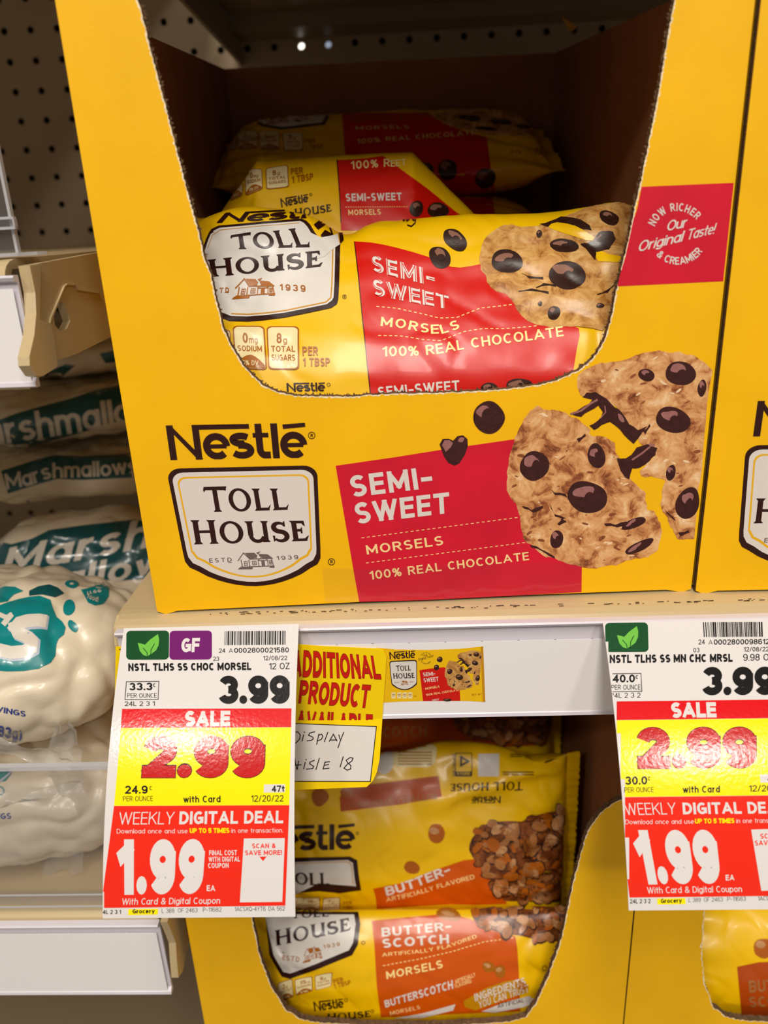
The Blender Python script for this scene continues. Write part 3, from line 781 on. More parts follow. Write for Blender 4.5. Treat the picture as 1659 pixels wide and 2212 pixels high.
def case(name, O, yaw, W, D, zt, ls, opening, label, art=None, seed=1, ridge=True, hb=None, liner=True):
    """open-fronted corrugated case; ls = (side wall height at front, at back); opening = local (u, z) polyline left to right"""
    O = Vector(O); a = math.radians(yaw); ex = Vector((math.cos(a), math.sin(a), 0)); ey = Vector((-math.sin(a), math.cos(a), 0))
    P = lambda u, w, z: O + ex * u + ey * w + Vector((0, 0, z))
    root = empty(name, O + ex * W / 2 + ey * D / 2, label, 'display box', 'yellow display cases')
    t = .0036
    mb = MB()
    loop = [(0, zt), (0, 0), (W, 0), (W, zt)] + opening[::-1]
    loop = [(0, zt)] + [(0, zt * k / 10) for k in range(9, 0, -1)] + [(0, .0012), (.004, -.0006), (.010, .0010), (W * .5, .0018), (W - .012, .0012), (W - .004, -.0004), (W, .0010)] + [(W, zt * k / 10) for k in range(1, 10)] + [(W, zt)] + opening[::-1]
    mb.plate([[P(u, 0, z) for u, z in loop]], ey * t, 'board_yellow', 'kraft', 'kraft_edge')
    # torn white paper along the perforated opening, standing a hair proud
    rr = random.Random(seed)
    for i in range(len(opening) - 1):
        p, q = Vector(opening[i]), Vector(opening[i + 1]); d = (q - p).normalized(); nn = Vector((d.y, -d.x)); w1 = rr.uniform(.0002, .0008)
        mb.add([P(p.x, -.00005, p.y), P(q.x, -.00005, q.y), P(q.x + nn.x * w1, -.00005, q.y + nn.y * w1), P(p.x + nn.x * w1, -.00005, p.y + nn.y * w1)], [(0, 1, 2, 3)], 'torn_paper')
        if rr.random() < .5:       # fluffy paper fibres pulled from the board
            w = P(p.x, t * rr.uniform(.3, 1), p.y); k = -nn * rr.uniform(.0004, .0014)
            mb.add([w, w + ex * d.x * .0012 + Vector((0, 0, d.y * .0012)), w + ex * (d.x * .0006 + k.x) + Vector((0, 0, d.y * .0006 + k.y))], [(0, 1, 2)], 'kraft_edge')
    if art: art.emit(mb, plane_hit(O, ey), None, .00005, .00003)
    mb.build('front_panel', root)
    hf, hk = ls
    for s, u in ((0, 0), (1, W - t)):
        mb = MB(); mb.plate([[P(u, w, z) for w, z in ((t + .0004, .002), (D, .002), (D, hk), (t + .0004, hf))]], ex * t, 'board_yellow' if s == 0 else 'kraft', 'kraft' if s == 0 else 'board_yellow', 'kraft_edge')
        mb.build('side_panel', root)
    mb = MB(); mb.plate([[P(t, D - t, .002), P(W - t, D - t, .002), P(W - t, D - t, hk), P(t, D - t, hk)]], ey * t, 'kraft', 'board_yellow', 'kraft_edge')
    mb.plate([[P(W - .022, D - t * 1.8, .004), P(W - t, D - t * 1.8, .004), P(W - t, D - t * 1.8, hk - .001), P(W - .022, D - t * 1.8, hk - .001)]], ey * t * .7, 'kraft'); mb.build('back_panel', root)
    mb = MB(); mb.plate([[P(.001, .001, .0024), P(W - .001, .001, .0024), P(W - .001, D - .001, .0024), P(.001, D - .001, .0024)]], (0, 0, .003), 'kraft'); mb.build('bottom_panel', root)
    return root, P


MO = Vector((-.1257, 0, 0)); MYAW = 2.0; ma = math.radians(MYAW); mex = Vector((math.cos(ma), math.sin(ma), 0)); mey = Vector((-math.sin(ma), math.cos(ma), 0))
mhit = plane_hit(MO, mey)


def mlocal(x, y):
    q = mhit(x, y)[0] - MO; return (q.dot(mex), q.z)


# printed front of the semi-sweet case
A = Art()
A.crop(320, 860, 3.770)
A.wordmark(((183, 503), (1305, 484), (1283, 200), (143, 222)), 'board_brown')
for c in ((1332, 303, 27), (1493, 1332, 26)): A.ring(*c, 5.5, 'board_brown'); A.text('R', ((c[0] - 9, c[1] + 13), (c[0] + 11, c[1] + 13), 27), 'board_brown', .2)
A.shield(((307, 1545), (1450, 1515), (1372, 546), (150, 574)), 'board_brown', 'board_white', 'board_gold')
A.serif('TOLL', ((478, 927), (1150, 908), (1120, 722), (443, 722)), 'board_brown', 7)
A.serif('HOUSE', ((372, 1190), (1312, 1160), (1287, 984), (340, 992)), 'board_brown', 7)
A.text('ESTD', ((500, 1339), (683, 1330), (680, 1296), (495, 1304)), 'board_grey', .16, 7, .35); A.line([(655, 1338), (680, 1337)], 5, 'board_grey', 7)
A.text('1939', ((1050, 1317), (1224, 1310), (1220, 1276), (1043, 1284)), 'board_grey', .16, 7, .35)
A.house(((728, 1397), (1034, 1384), (1010, 1240), (716, 1246)), 'board_grey', 7)
A.crop(0, 0, 1); A.poly([(725, 1006), (760, 1001), (800, 995), (850, 988), (900, 980), (950, 972), (1040, 959), (1130, 946), (1235, 1000), (1257, 1223), (1256, 1279), (1100, 1287), (920, 1296), (776, 1300), (765, 1240)], 'board_red', 1)
A.crop(720, 900, 3.770)
A.text('SEMI-', ((152, 657), (815, 577), (790, 405), (128, 482)), 'board_white', .2, 4, .16)
A.text('SWEET', ((190, 875), (950, 783), (942, 614), (165, 703)), 'board_white', .2, 4, .13)
A.dashes((228, 987), (1520, 818), 29, 6, 'board_cream'); A.dashes((265, 1191), (1580, 1022), 30, 6, 'board_cream')
A.text('MORSELS', ((275, 1122), (897, 1044), (887, 968), (262, 1048)), 'board_cream', .16, 4, .18)
A.text('100% REAL CHOCOLATE', ((300, 1328), (1595, 1166), (1587, 1100), (290, 1258)), 'board_cream', .16, 4, .16)
A.chip(1260, 5, 130, 128, 10); A.blob(1290, 0, 92, 78, 'board_chip', 7, 10, 20, .2)
A.poly([(865, 225), (890, 180), (940, 178), (975, 195), (1010, 158), (1055, 150), (1092, 180), (1095, 240), (1070, 310), (1025, 380), (985, 398), (935, 375), (900, 320)], 'board_chip', 5)
A.poly([(885, 230), (905, 192), (945, 190), (975, 215), (955, 250), (915, 285)], 'board_shine', 6); A.blob(1040, 190, 26, 20, 'board_shine', 6, -30, 14, .4)
# the cookie photo
CK = [(480, 345), (455, 365), (430, 380), (405, 420), (390, 450), (368, 495), (355, 530), (338, 580), (330, 620), (322, 690), (318, 735), (320, 780), (340, 820), (365, 850), (385, 920), (388, 960), (400, 1000), (412, 1040), (440, 1060), (480, 1098), (520, 1120), (565, 1132), (610, 1150), (650, 1158), (690, 1170), (735, 1180), (780, 1180), (830, 1168), (880, 1165), (930, 1145), (980, 1130), (1025, 1128), (1060, 1110), (1095, 1090), (1100, 1060), (1115, 990), (1105, 950), (1090, 920), (1075, 890), (1040, 880), (1030, 830), (1030, 790), (1000, 770), (960, 730), (945, 715), (930, 700), (905, 670), (890, 640), (895, 610), (880, 590), (870, 540), (840, 515), (800, 500), (770, 505), (740, 490), (750, 470), (720, 445), (690, 420), (650, 405), (620, 380), (590, 378), (560, 370), (510, 365)]
CR = [(690, 190), (678, 220), (680, 250), (700, 290), (720, 305), (760, 310), (790, 300), (830, 340), (880, 350), (900, 390), (920, 420), (945, 450), (960, 480), (990, 510), (1000, 540), (1030, 555), (1060, 560), (1090, 580), (1070, 600), (1060, 620), (1025, 655), (1000, 680), (1010, 710), (1060, 712), (1100, 720), (1130, 730), (1118, 790), (1110, 850), (1120, 890), (1140, 920), (1155, 955), (1170, 980), (1185, 1010), (1200, 1035), (1240, 1030), (1278, 1028), (1293, 900), (1300, 780), (1316, 680), (1328, 560), (1342, 330), (1372, 170), (1340, 130), (1310, 110), (1280, 95), (1240, 85), (1200, 72), (1160, 75), (1100, 66), (1060, 70), (1010, 78), (980, 90), (940, 108), (900, 120), (850, 122), (800, 130), (740, 150)]


def rough(pts, k, seed):
    r = random.Random(seed); out = []
    for i in range(len(pts)):
        a, b = Vector(pts[i - 1]), Vector(pts[i])
        out += [tuple(a.lerp(b, q) + Vector((r.uniform(-k, k), r.uniform(-k, k)))) for q in (.5, 1.0)]
    return out


def in_poly(O, x, y):
    c = False
    for i in range(len(O)):
        (ax, ay), (bx_, by_) = O[i - 1], O[i]
        if (ay > y) != (by_ > y) and x < (bx_ - ax) * (y - ay) / (by_ - ay) + ax: c = not c
    return c


def cookies(A, k):
    """the broken cookie picture, in the 960,730 crop's coordinates"""
    A.poly(rough(CK, 4, 3), k + '_cookie', 2); A.poly(rough(CR, 4, 4), k + '_cookie', 2)
    ch, sh = k + '_chip', k + '_shine'
    r = random.Random(21)
    for O in (CK, CR):
        xs = [q[0] for q in O]; ys = [q[1] for q in O]; n = 0
        while n < (95 if O is CK else 60):
            x, y = r.uniform(min(xs) + 12, max(xs) - 12), r.uniform(min(ys) + 12, max(ys) - 12); n += 1
            if not all(in_poly(O, x + a, y + b) for a, b in ((22, 0), (-22, 0), (0, 14), (0, -14))): continue
            a = r.uniform(5, 20); A.blob(x, y, a, a * r.uniform(.2, .5), (k + '_crumb') if n % 3 else (k + ('_pale' if k == 'board' else '_pale_dough')), 3 if n % 3 else 3.5, r.uniform(-40, 40), 12, .5)
    A.poly(rough([(705, 300), (730, 280), (770, 278), (830, 310), (870, 350), (900, 375), (950, 440), (990, 470), (1040, 450), (1000, 500), (970, 545), (945, 520), (900, 470), (850, 430), (800, 450), (770, 470), (745, 452), (790, 420), (812, 380), (790, 345), (745, 372), (700, 402), (650, 392), (720, 350), (760, 318)], 3, 5), ch, 4)
    A.line([(650, 388), (700, 372), (750, 335), (780, 318)], 10, sh, 5); A.line([(800, 410), (826, 380), (822, 350)], 5, sh, 5); A.blob(905, 410, 12, 25, sh, 5, -30, 12, .4)
    A.poly(rough([(882, 618), (930, 615), (960, 596), (985, 560), (1040, 545), (1090, 565), (1080, 600), (1050, 632), (1000, 665), (960, 668), (945, 722), (925, 715), (900, 680)], 3, 6), ch, 4)
    A.line([(965, 622), (1010, 592), (1050, 560)], 9, sh, 5); A.blob(1060, 548, 16, 8, sh, 5, 10, 10, .4)
    for c in ((462, 655, 76, 78, 5), (735, 815, 108, 76, 8), (780, 605, 46, 62, -10), (575, 1030, 32, 48, 10), (970, 950, 66, 24, -22), (1000, 1068, 80, 24, -26), (1210, 180, 78, 62, 12), (1035, 190, 42, 32, 20), (1172, 420, 88, 66, 12), (1245, 850, 58, 84, 20), (1160, 690, 24, 40, 10), (1320, 255, 22, 45, 8)):
        A.chip(*c[:4], c[4], k, 4)
    r = random.Random(9)                       # cracks and crumb of the dough
    for pts in ([(520, 740), (560, 790), (620, 800), (640, 830)], [(540, 850), (560, 900), (620, 925), (580, 950)], [(820, 950), (880, 955), (930, 940)], [(400, 860), (450, 880), (500, 860)], [(680, 520), (720, 490)], [(1020, 480), (1050, 440)], [(1200, 1000), (1250, 985)], [(1130, 880), (1180, 930)], [(440, 1060), (500, 1080), (560, 1120)]):
        A.poly(rough([(x + dx, y + dy) for dx, dy, s in ((0, 0, 1),) for x, y in pts] + [(x + 6, y + 14) for x, y in pts[::-1]], 4, len(pts)), ch, 3)


A.crop(960, 730, 2.373); cookies(A, 'board')
# the small red flash on the right strip
A.crop(900, 0, 2.1858)
A.poly([(1062, 882), (1497, 863), (1447, 1328), (948, 1352), (962, 1290), (985, 1215), (1024, 1035), (1040, 990)], 'board_red', 1)
A.text_arc('NOW RICHER', (1230, 1108), 112, 160, 38, 38, 'board_white', .17, 4, .16)
A.text_arc('& CREAMIER', (1232, 1108), 142, 224, 326, 36, 'board_white', .17, 4, .16)
A.text('Our', ((1178, 1092), (1272, 1072), (1284, 1022), (1190, 1042)), 'board_white', .13, 4, .02)
A.text('Original', ((1042, 1190), (1252, 1140), (1268, 1088), (1058, 1138)), 'board_white', .13, 4, .04)
A.text('Taste!', ((1272, 1134), (1402, 1104), (1418, 1052), (1288, 1082)), 'board_white', .13, 4, .02)
main_art = A

opl = [mlocal(*q) for q in ragged(OPEN, 5, 1.2, 2)]
root, P = case('display_box', MO, MYAW, .2555, .335, .2665, (.252, .285), opl, 'open yellow display case of semi-sweet morsels with a cookie printed on its front', A, 3)
mb = MB(); b = [atY(x, y, .315) for x, y in ((1214, 36), (1232, 48), (1246, 58), (1236, 68), (1228, 66))]; mb.plate([b], (.0003, .0012, .0002), 'film_gold'); mb.build('torn_flap', root)
mb = MB(); tp = [(697, 1226), (800, 1228), (900, 1222), (1000, 1219), (1100, 1216), (1256, 1212)]; bt = [(702, 1300), (800, 1298), (900, 1296), (1000, 1290), (1100, 1286), (1256, 1278)]; g = []
for i in range(61):
    t = i / 60 * 5; k = min(4, int(t)); u = t - k
    for j in range(9):
        a, b = Vector(tp[k]).lerp(Vector(tp[k + 1]), u), Vector(bt[k]).lerp(Vector(bt[k + 1]), u); c = a.lerp(b, j / 8); q = mhit(*c)[0] - mey * (.0006 + .0003 * noise.noise((i * .5, j * .9, 2.2))); g.append(q)
mb.add(g, [(i * 9 + j, i * 9 + j + 1, i * 9 + j + 10, i * 9 + j + 9) for i in range(60) for j in range(8)], 'clear_tape'); mb.build('tape', root, smooth=True)
# same print for the next case at the right
RO = atZ(1502, 1281, 0); RYAW = -1.2; ra = math.radians(RYAW); rex = Vector((math.cos(ra), math.sin(ra), 0)); rey = Vector((-math.sin(ra), math.cos(ra), 0))


class Moved:
    def __init__(s, base): s.p = base.p

    def emit(s, mb, hit, cell, lift, dl):
        for ip, (poly, m, layer) in enumerate(s.p):
            layer = layer + (ip % 9) * .05; pts = []
            for q in poly:
                u, z = mlocal(*q); pts.append(RO + rex * u - rey * (lift + dl * layer) + Vector((0, 0, z)))
            mb.add(pts, [tuple(range(len(pts)))], m)


root, P2 = case('display_box', RO, RYAW, .2555, .335, .2665, (.252, .285), opl, 'yellow display case at the right edge, standing beside the open cookie case', Moved(main_art), 5)

# lower cases
LO = Vector((-.1388, 0, -.335))
LOPEN = [(470, 1700), (478, 1740), (505, 1830), (530, 1920), (545, 1985), (560, 2060), (585, 2130), (618, 2181), (648, 2200), (676, 2207), (800, 2216), (950, 2216), (1100, 2207), (1135, 2197), (1157.6, 2165.6), (1184, 2107.6), (1211, 2032), (1224, 1974), (1238, 1907), (1256, 1835), (1271, 1791), (1296, 1755), (1327, 1733), (1350, 1724)]
lhit = plane_hit(LO, (0, 1, 0)); lloc = lambda x, y: (lhit(x, y)[0].x - LO.x, lhit(x, y)[0].z - LO.z)
lop = [lloc(*q) for q in ragged(LOPEN, 5, 1.3, 8)]
zt = lop[-1][1]; lop[0] = (lop[0][0], zt)
case('display_box', LO, 0, .2525, .335, zt, (.285, .285), lop, 'open yellow case of butterscotch bags on the shelf below', None, 8)
LO2 = LO + Vector((.2535, .0006, 0))
off = lloc(1553, 1966)[0] - lloc(541, 1966)[0]
case('display_box', LO2, 0, .2525, .335, zt, (.285, .285), lop, 'yellow butterscotch case at the lower right corner under the right price tag', None, 9)
# ------------------------------------------------------------------ pillow bags of morsels


def spline_loop(pts, n):
    P = [Vector(p) for p in pts]; m = len(P); dense = []
    for i in range(m):
        p0, p1, p2, p3 = P[i - 1], P[i], P[(i + 1) % m], P[(i + 2) % m]
        for k in range(16):
            t = k / 16; dense.append(0.5 * ((2 * p1) + (p2 - p0) * t + (2 * p0 - 5 * p1 + 4 * p2 - p3) * t * t + (3 * p1 - p0 - 3 * p2 + p3) * t ** 3))
    L = [0]
    for i in range(len(dense)): L.append(L[-1] + (dense[(i + 1) % len(dense)] - dense[i]).length)
    out = []; j = 0
    for k in range(n):
        l = L[-1] * k / n
        while L[j + 1] < l: j += 1
        t = (l - L[j]) / max(1e-9, L[j + 1] - L[j]); out.append(dense[j].lerp(dense[(j + 1) % len(dense)], t))
    return out


def film_bag(name, x0, x1, prof, label, cat, group, art=None, m='film_yellow', seal_m=None, yaw=0, warp=None, seed=1, amp=.0009, fold=.0022, power=5, nx=170, nt=130, cell=5, seal=.008, sealdir=None):
    pr = spline_loop(prof, nt); c = sum(pr, Vector((0, 0))) / nt
    far = max(((a - b).length, i, j) for i, a in enumerate(pr) for j, b in enumerate(pr) if i < j)
    pa, pb = pr[far[1]], pr[far[2]]
    if pa.y > pb.y: pa, pb = pb, pa
    ax = (pb - pa).normalized(); ln = (pb - pa).length; cc = (pa + pb) / 2
    if sealdir: ax = Vector(sealdir).normalized()
    tv = Vector((-ax.y, ax.x))
    vs = []; xm, hw = (x0 + x1) / 2, (x1 - x0) / 2; R = Matrix.Rotation(math.radians(yaw), 3, 'Z')
    for i in range(nx + 1):
        s = -1 + 2 * i / nx; s = math.copysign(abs(s) ** .85, s)
        k = max(0.012, 1 - abs(s) ** power) ** .55
        for q in pr:
            h = (q - cc).dot(ax); d = (q - cc).dot(tv)
            p2 = cc + ax * h * (1 + .05 * (1 - k)) + tv * d * k
            p = Vector((xm + hw * s, p2.x, p2.y))
            nn = (tv * (1 if d > 0 else -1))
            e = abs(s) ** 3
            w = noise.noise((p.x * 28 + seed, h * 30, d * 30)) * amp * 1.2 + noise.noise((p.x * 75 + seed, h * 85, d * 60 + 4)) * amp * .55
            r1 = noise.noise((p.x * 40 + seed * 3, (h + p.x * .35) * 55, d * 30 + 7)); w -= amp * 1.5 * max(0, .22 - abs(r1)) / .22 * (0.3 + e)
            w += e * k * fold * math.sin(h * 330 + 2.5 * noise.noise((h * 40, seed, s)) + s * 4)
            w *= min(1, k * 1.6)
            p.y += nn.x * w; p.z += nn.y * w
            if warp: p = warp(p)
            p = R @ (p - Vector((xm, cc.x, 0))) + Vector((xm, cc.x, 0))
            vs.append(p)
    fs = [(i * nt + j, i * nt + (j + 1) % nt, (i + 1) * nt + (j + 1) % nt, (i + 1) * nt + j) for i in range(nx) for j in range(nt)]
    ns = vnormals(vs, fs); cen = sum(vs, Vector((0, 0, 0))) / len(vs)
    if sum((ns[i].dot(vs[i] - cen) for i in range(0, len(vs), 97))) < 0: fs = [f[::-1] for f in fs]; ns = [-q for q in ns]
    mb = MB(); mb.add(vs, fs, m, ns)
    if art: art.emit(mb, mesh_hit(vs, fs, ns), cell, .00016, .00008)
    zmin = min(v.z for v in vs); org = Vector((cen.x, cen.y, zmin))
    root = mb.build(name, origin=org); tag(root, label, cat, group)
    # crimped end seals
    for sgn, x in ((-1, x0), (1, x1)):
        mb = MB(); a = vs[(0 if sgn < 0 else nx) * nt: (0 if sgn < 0 else nx) * nt + nt]
        hs = sorted(a, key=lambda q: (q.y * ax.x + q.z * ax.y)); lo, hi = hs[0], hs[-1]; n = 60; rows = []
        ex = (R @ Vector((sgn, 0, 0)))
        for k in range(n + 1):
            base = lo.lerp(hi, k / n)
            row = []
            for j in range(5):
                t = j / 4; off = .0007 * math.sin(k * 2.4) * (0.4 + t) + .0035 * t * noise.noise((k * .12, seed, 3.3))
                q = base + ex * (seal * t - .0008 + (.0007 if (k % 2 and j == 4) else 0)) + Vector((0, tv.x, tv.y)) * off; row.append(q)
            rows.append(row)
        flat = [q for r in rows for q in r]; th = Vector((0, tv.x, tv.y)) * .0003
        g = [(k * 5 + j, k * 5 + j + 1, (k + 1) * 5 + j + 1, (k + 1) * 5 + j) for k in range(n) for j in range(4)]
        sm = seal_m or m
        mb.add(flat, g, sm); mb.add([q + th for q in flat], g, sm)
        mb.build('end_seal', root, origin=(lo + hi) / 2, smooth=True)
    return root


BG = 'semi-sweet morsel bags in the open case'
# ---- front bag of the open case
A = Art(); A.crop(400, 420, 4.1475)
A.poly([(120, 640), (150, 520), (190, 400), (212, 350), (240, 312), (300, 284), (500, 266), (700, 246), (1040, 222), (1085, 240), (1120, 275), (1165, 350), (1200, 392), (1250, 425), (1310, 445), (1388, 452), (1385, 600), (1380, 800), (1372, 940), (1360, 985), (1310, 1020), (1100, 1065), (900, 1105), (700, 1132), (560, 1142), (400, 1138), (280, 1090), (200, 1000), (140, 800)], 'film_brown', 2)
A.poly([(150, 640), (170, 530), (210, 410), (232, 360), (262, 328), (310, 305), (500, 288), (700, 268), (1030, 244), (1062, 260), (1095, 295), (1140, 370), (1185, 415), (1240, 448), (1300, 468), (1344, 474), (1342, 600), (1338, 800), (1330, 925), (1318, 952), (1270, 988), (1090, 1025), (900, 1062), (700, 1088), (560, 1098), (410, 1094), (300, 1050), (225, 970), (170, 800)], 'film_white', 3)
A.line([(205, 480), (250, 370), (318, 325), (700, 286), (1020, 262)], 5, 'film_gold', 4); A.line([(1322, 480), (1316, 800), (1306, 930), (1262, 970), (900, 1044), (700, 1070), (560, 1080), (420, 1074)], 11, 'film_gold', 4)
A.poly([(1060, 318), (1130, 352), (1215, 392), (1330, 372), (1365, 360), (1392, 450), (1330, 490), (1250, 560), (1160, 590), (1120, 500)], 'film_white', 5)
A.poly([(1372, 344), (1408, 336), (1420, 412), (1386, 452)], 'film_brown', 6); A.line([(1362, 350), (1384, 446)], 8, 'film_gold', 6)
A.serif('TOLL', ((420, 492), (1130, 478), (1045, 290), (408, 375)), 'film_brown', 7)
A.serif('HOUSE', ((225, 748), (1228, 652), (1228, 498), (200, 590)), 'film_brown', 7)
A.text('TD', ((308, 888), (400, 882), (400, 838), (312, 842)), 'film_amber', .18, 6, .3); A.line([(358, 885), (395, 882)], 6, 'film_amber', 6)
A.text('1939', ((850, 862), (1080, 880), (1078, 820), (848, 808)), 'film_amber', .17, 6, .35)
A.house(((415, 948), (812, 915), (800, 755), (470, 740)), 'film_amber', 6)
A.ring(1427, 920, 17, 4, 'film_brown', 3); A.text('R', ((1421, 928), (1435, 928), 16), 'film_brown', .2, 3)
A.wordmark(((285, 258), (1290, 205), (1320, 120), (365, 170)), 'film_brown', 3)
A.poly([(1150, 275), (1210, 228), (1272, 262), (1190, 320)], 'film_brown', 3); A.poly([(1213, 370), (1250, 322), (1300, 350), (1320, 368), (1240, 402)], 'film_brown', 3); A.poly([(1285, 305), (1302, 302), (1325, 365), (1312, 368)], 'film_brown', 3)
A.nutri(((300, 1560), (400, 1580), (410, 1225), (280, 1190)), '2', 'g', 'SAT FAT', None, '10% DV')
A.nutri(((448, 1560), (735, 1575), (712, 1182), (425, 1182)), '0', 'mg', 'SODIUM', None, '0% DV')
A.nutri(((745, 1570), (1022, 1572), (1022, 1185), (730, 1185)), '8', 'g', 'TOTAL', 'SUGARS')
A.text('PER', ((1052, 1446), (1190, 1446), (1190, 1366), (1050, 1366)), 'film_amber', .2); A.text('1 TBSP', ((1055, 1541), (1298, 1541), (1298, 1466), (1055, 1466)), 'film_amber', .2)
A.wordmark(((912, 1766), (1258, 1762), (1254, 1684), (908, 1690)), 'film_brown', 3); A.ring(1286, 1704, 14, 4, 'film_brown')
A.serif('TOLL', ((620, 1880), (860, 1880), (860, 1820), (620, 1820)), 'film_brown', 3)
A.crop(740, 420, 2.592)
A.poly([(65, 265), (110, 268), (160, 272), (230, 284), (300, 300), (390, 324), (480, 352), (520, 372), (560, 392), (610, 408), (660, 412), (720, 403), (775, 392), (900, 450), (1100, 700), (1290, 738), (1322, 752), (1327, 790), (1312, 860), (1300, 930), (1290, 995), (1280, 1200), (900, 1240), (170, 1260), (152, 1110), (135, 950), (110, 700), (85, 450)], 'film_red', 2)
A.line([(68, 270), (88, 450), (112, 700), (138, 950), (156, 1110)], 5, 'film_brown', 3)
for k, (s, q) in enumerate((('SEMI-', ((165, 434), (518, 520), (512, 428), (160, 340))), ('SWEET', ((172, 568), (597, 648), (593, 570), (165, 472))))):
    A.text(s, q, 'film_white', .2, 4, .17 if k == 0 else .12); A.text(s, q, 'film_red', .045, 5, .17 + .155 if k == 0 else .12 + .155, grow=0)
A.dash_path([(190, 630), (300, 640), (420, 665), (540, 695), (640, 692), (770, 640), (960, 618)], 26, 4.5, 'film_cream'); A.dash_path([(200, 793), (330, 795), (450, 815), (550, 822), (680, 770), (780, 755), (900, 755), (1100, 738)], 30, 4.5, 'film_cream')
A.text_path('MORSELS', [(213, 740), (330, 752), (440, 775), (540, 786), (600, 775), (656, 752)], 52, 'film_cream', .17, 4, .2)
A.text_path('100% REAL CHOCOLATE', [(224, 910), (330, 908), (440, 906), (560, 892), (690, 868), (820, 850), (960, 832), (1100, 815), (1238, 796)], 56, 'film_cream', .16, 4, .15)
A.text('SEMI-SWEET', ((205, 1135), (655, 1100), (652, 1040), (195, 1078)), 'film_white', .18, 4, .14)
A.chip(820, 1085, 48, 30, 0, 'film'); A.chip(992, 1070, 75, 40, 0, 'film')
A.chip(630, 255, 78, 50, 42, 'film'); A.chip(545, 357, 68, 54, 42, 'film')
A.line([(320, 142), (345, 150), (355, 130), (360, 152), (385, 135), (398, 150), (412, 132), (405, 165), (385, 182), (365, 175)], 6, 'film_brown', 3)
A.poly(rough([(905, 175), (860, 195), (820, 225), (795, 255), (780, 290), (770, 330), (765, 370), (775, 425), (800, 455), (808, 490), (830, 525), (860, 545), (910, 558), (945, 590), (962, 620), (985, 660), (1005, 685), (1040, 712), (1085, 732), (1140, 742), (1180, 746), (1250, 743), (1310, 742), (1400, 755), (1455, 762), (1490, 735), (1530, 640), (1700, 560), (1720, 200), (1660, 60), (1560, 40), (1500, 52), (1440, 60), (1400, 66), (1340, 85), (1290, 108), (1230, 130), (1180, 150), (1130, 165), (1090, 180), (1040, 182), (1000, 186), (950, 172)], 2.5, 12), 'film_cookie', 3)
A.poly([(1150, 188), (1168, 170), (1200, 162), (1260, 170), (1310, 185), (1350, 205), (1410, 242), (1398, 262), (1360, 260), (1300, 240), (1240, 222), (1190, 205)], 'film_yellow', 5); A.poly([(1412, 335), (1425, 318), (1450, 322), (1490, 340), (1560, 352), (1620, 380), (1560, 384), (1430, 380), (1416, 360)], 'film_yellow', 5)
A.poly(rough([(1105, 172), (1160, 155), (1222, 130), (1280, 130), (1335, 148), (1385, 180), (1395, 205), (1350, 202), (1300, 180), (1250, 164), (1195, 166), (1150, 186)], 3, 2), 'film_chip', 4); A.poly(rough([(1330, 282), (1370, 275), (1400, 262), (1418, 235), (1432, 215), (1470, 208), (1510, 212), (1525, 250), (1490, 310), (1450, 322), (1420, 330), (1412, 372), (1390, 345), (1360, 310)], 3, 3), 'film_chip', 6); A.line([(1425, 250), (1445, 232)], 9, 'film_shine', 7)
for c in ((918, 378, 86, 66, 6), (1255, 455, 108, 76, 12), (1240, 290, 80, 36, 4), (1182, 668, 36, 42, 10), (1490, 135, 58, 36, 25), (1100, 225, 16, 22, 10), (1440, 625, 22, 14, 0), (1105, 615, 12, 14, 0)): A.chip(*c, 'film', 5)
for pts in ([(1000, 440), (1040, 460), (1120, 468)], [(980, 540), (1060, 530), (1150, 550)], [(1080, 520), (1130, 500), (1190, 510)], [(1420, 560), (1480, 540), (1520, 500)]):
    A.poly(rough([(x, y) for x, y in pts] + [(x + 5, y + 12) for x, y in pts[::-1]], 4, 5), 'film_chip', 4)


def w_front(p):
    g = math.exp(-((p.x + .031) / .010) ** 2); t = max(0, min(1, (p.z - .145) / .022))
    p.z -= .0065 * g * t; p.y -= .003 * g * t
    p.z += t * (.0095 * math.exp(-((p.x + .078) / .034) ** 2) + .0045 * math.exp(-((p.x - .105) / .02) ** 2) + .002 * math.exp(-((p.x - .03) / .02) ** 2))
    return p


film_bag('morsel_bag', -.119, .121, [(.012, .075), (.013, .095), (.018, .113), (.034, .132), (.056, .155), (.072, .1685), (.088, .171), (.103, .164), (.108, .135), (.1, .1), (.075, .07), (.035, .063)],
         'yellow and red bag of semi-sweet morsels leaning at the front of the open case', 'bag', BG, A, warp=w_front, seed=2, power=9, nx=200, nt=160)
# a further bag lies beneath it on the case's bottom
film_bag('morsel_bag', -.118, .118, [(.06, .012), (.045, .03), (.06, .05), (.10, .052), (.16, .055), (.2, .056), (.27, .05), (.285, .03), (.265, .012), (.15, .010)], 'yellow bag lying flat under the other bags in the open case', 'bag', BG, None, seed=31, nx=60, nt=60)

# ---- second bag
A = Art(); A.crop(300, 0, 2.37)
A.poly([(1015, 822), (1100, 818), (1170, 812), (1250, 800), (1330, 860), (1480, 970), (1620, 1085), (1660, 1110), (1600, 1180), (1035, 1180), (1028, 1000)], 'film_red', 2)
A.line([(1015, 822), (1028, 1000), (1035, 1140)], 5, 'film_brown', 3)
A.text('100% R', ((1088, 870), (1285, 856), (1285, 815), (1085, 828)), 'film_cream', .16, 4, .18); A.text('EET', ((1290, 858), (1370, 850), (1366, 816), (1288, 824)), 'film_cream', .16, 4, .12)
A.text('SEMI-SWEET', ((1060, 1034), (1346, 1028), (1344, 988), (1058, 994)), 'film_white', .2, 4, .16); A.text('MORSELS', ((1073, 1104), (1240, 1100), (1238, 1072), (1072, 1076)), 'film_cream', .16, 4, .2)
A.dashes((1058, 1062), (1380, 1060), 26, 3, 'film_cream')
A.chip(1420, 1070, 34, 42, 20, 'film'); A.chip(1528, 1078, 56, 40, 5, 'film')
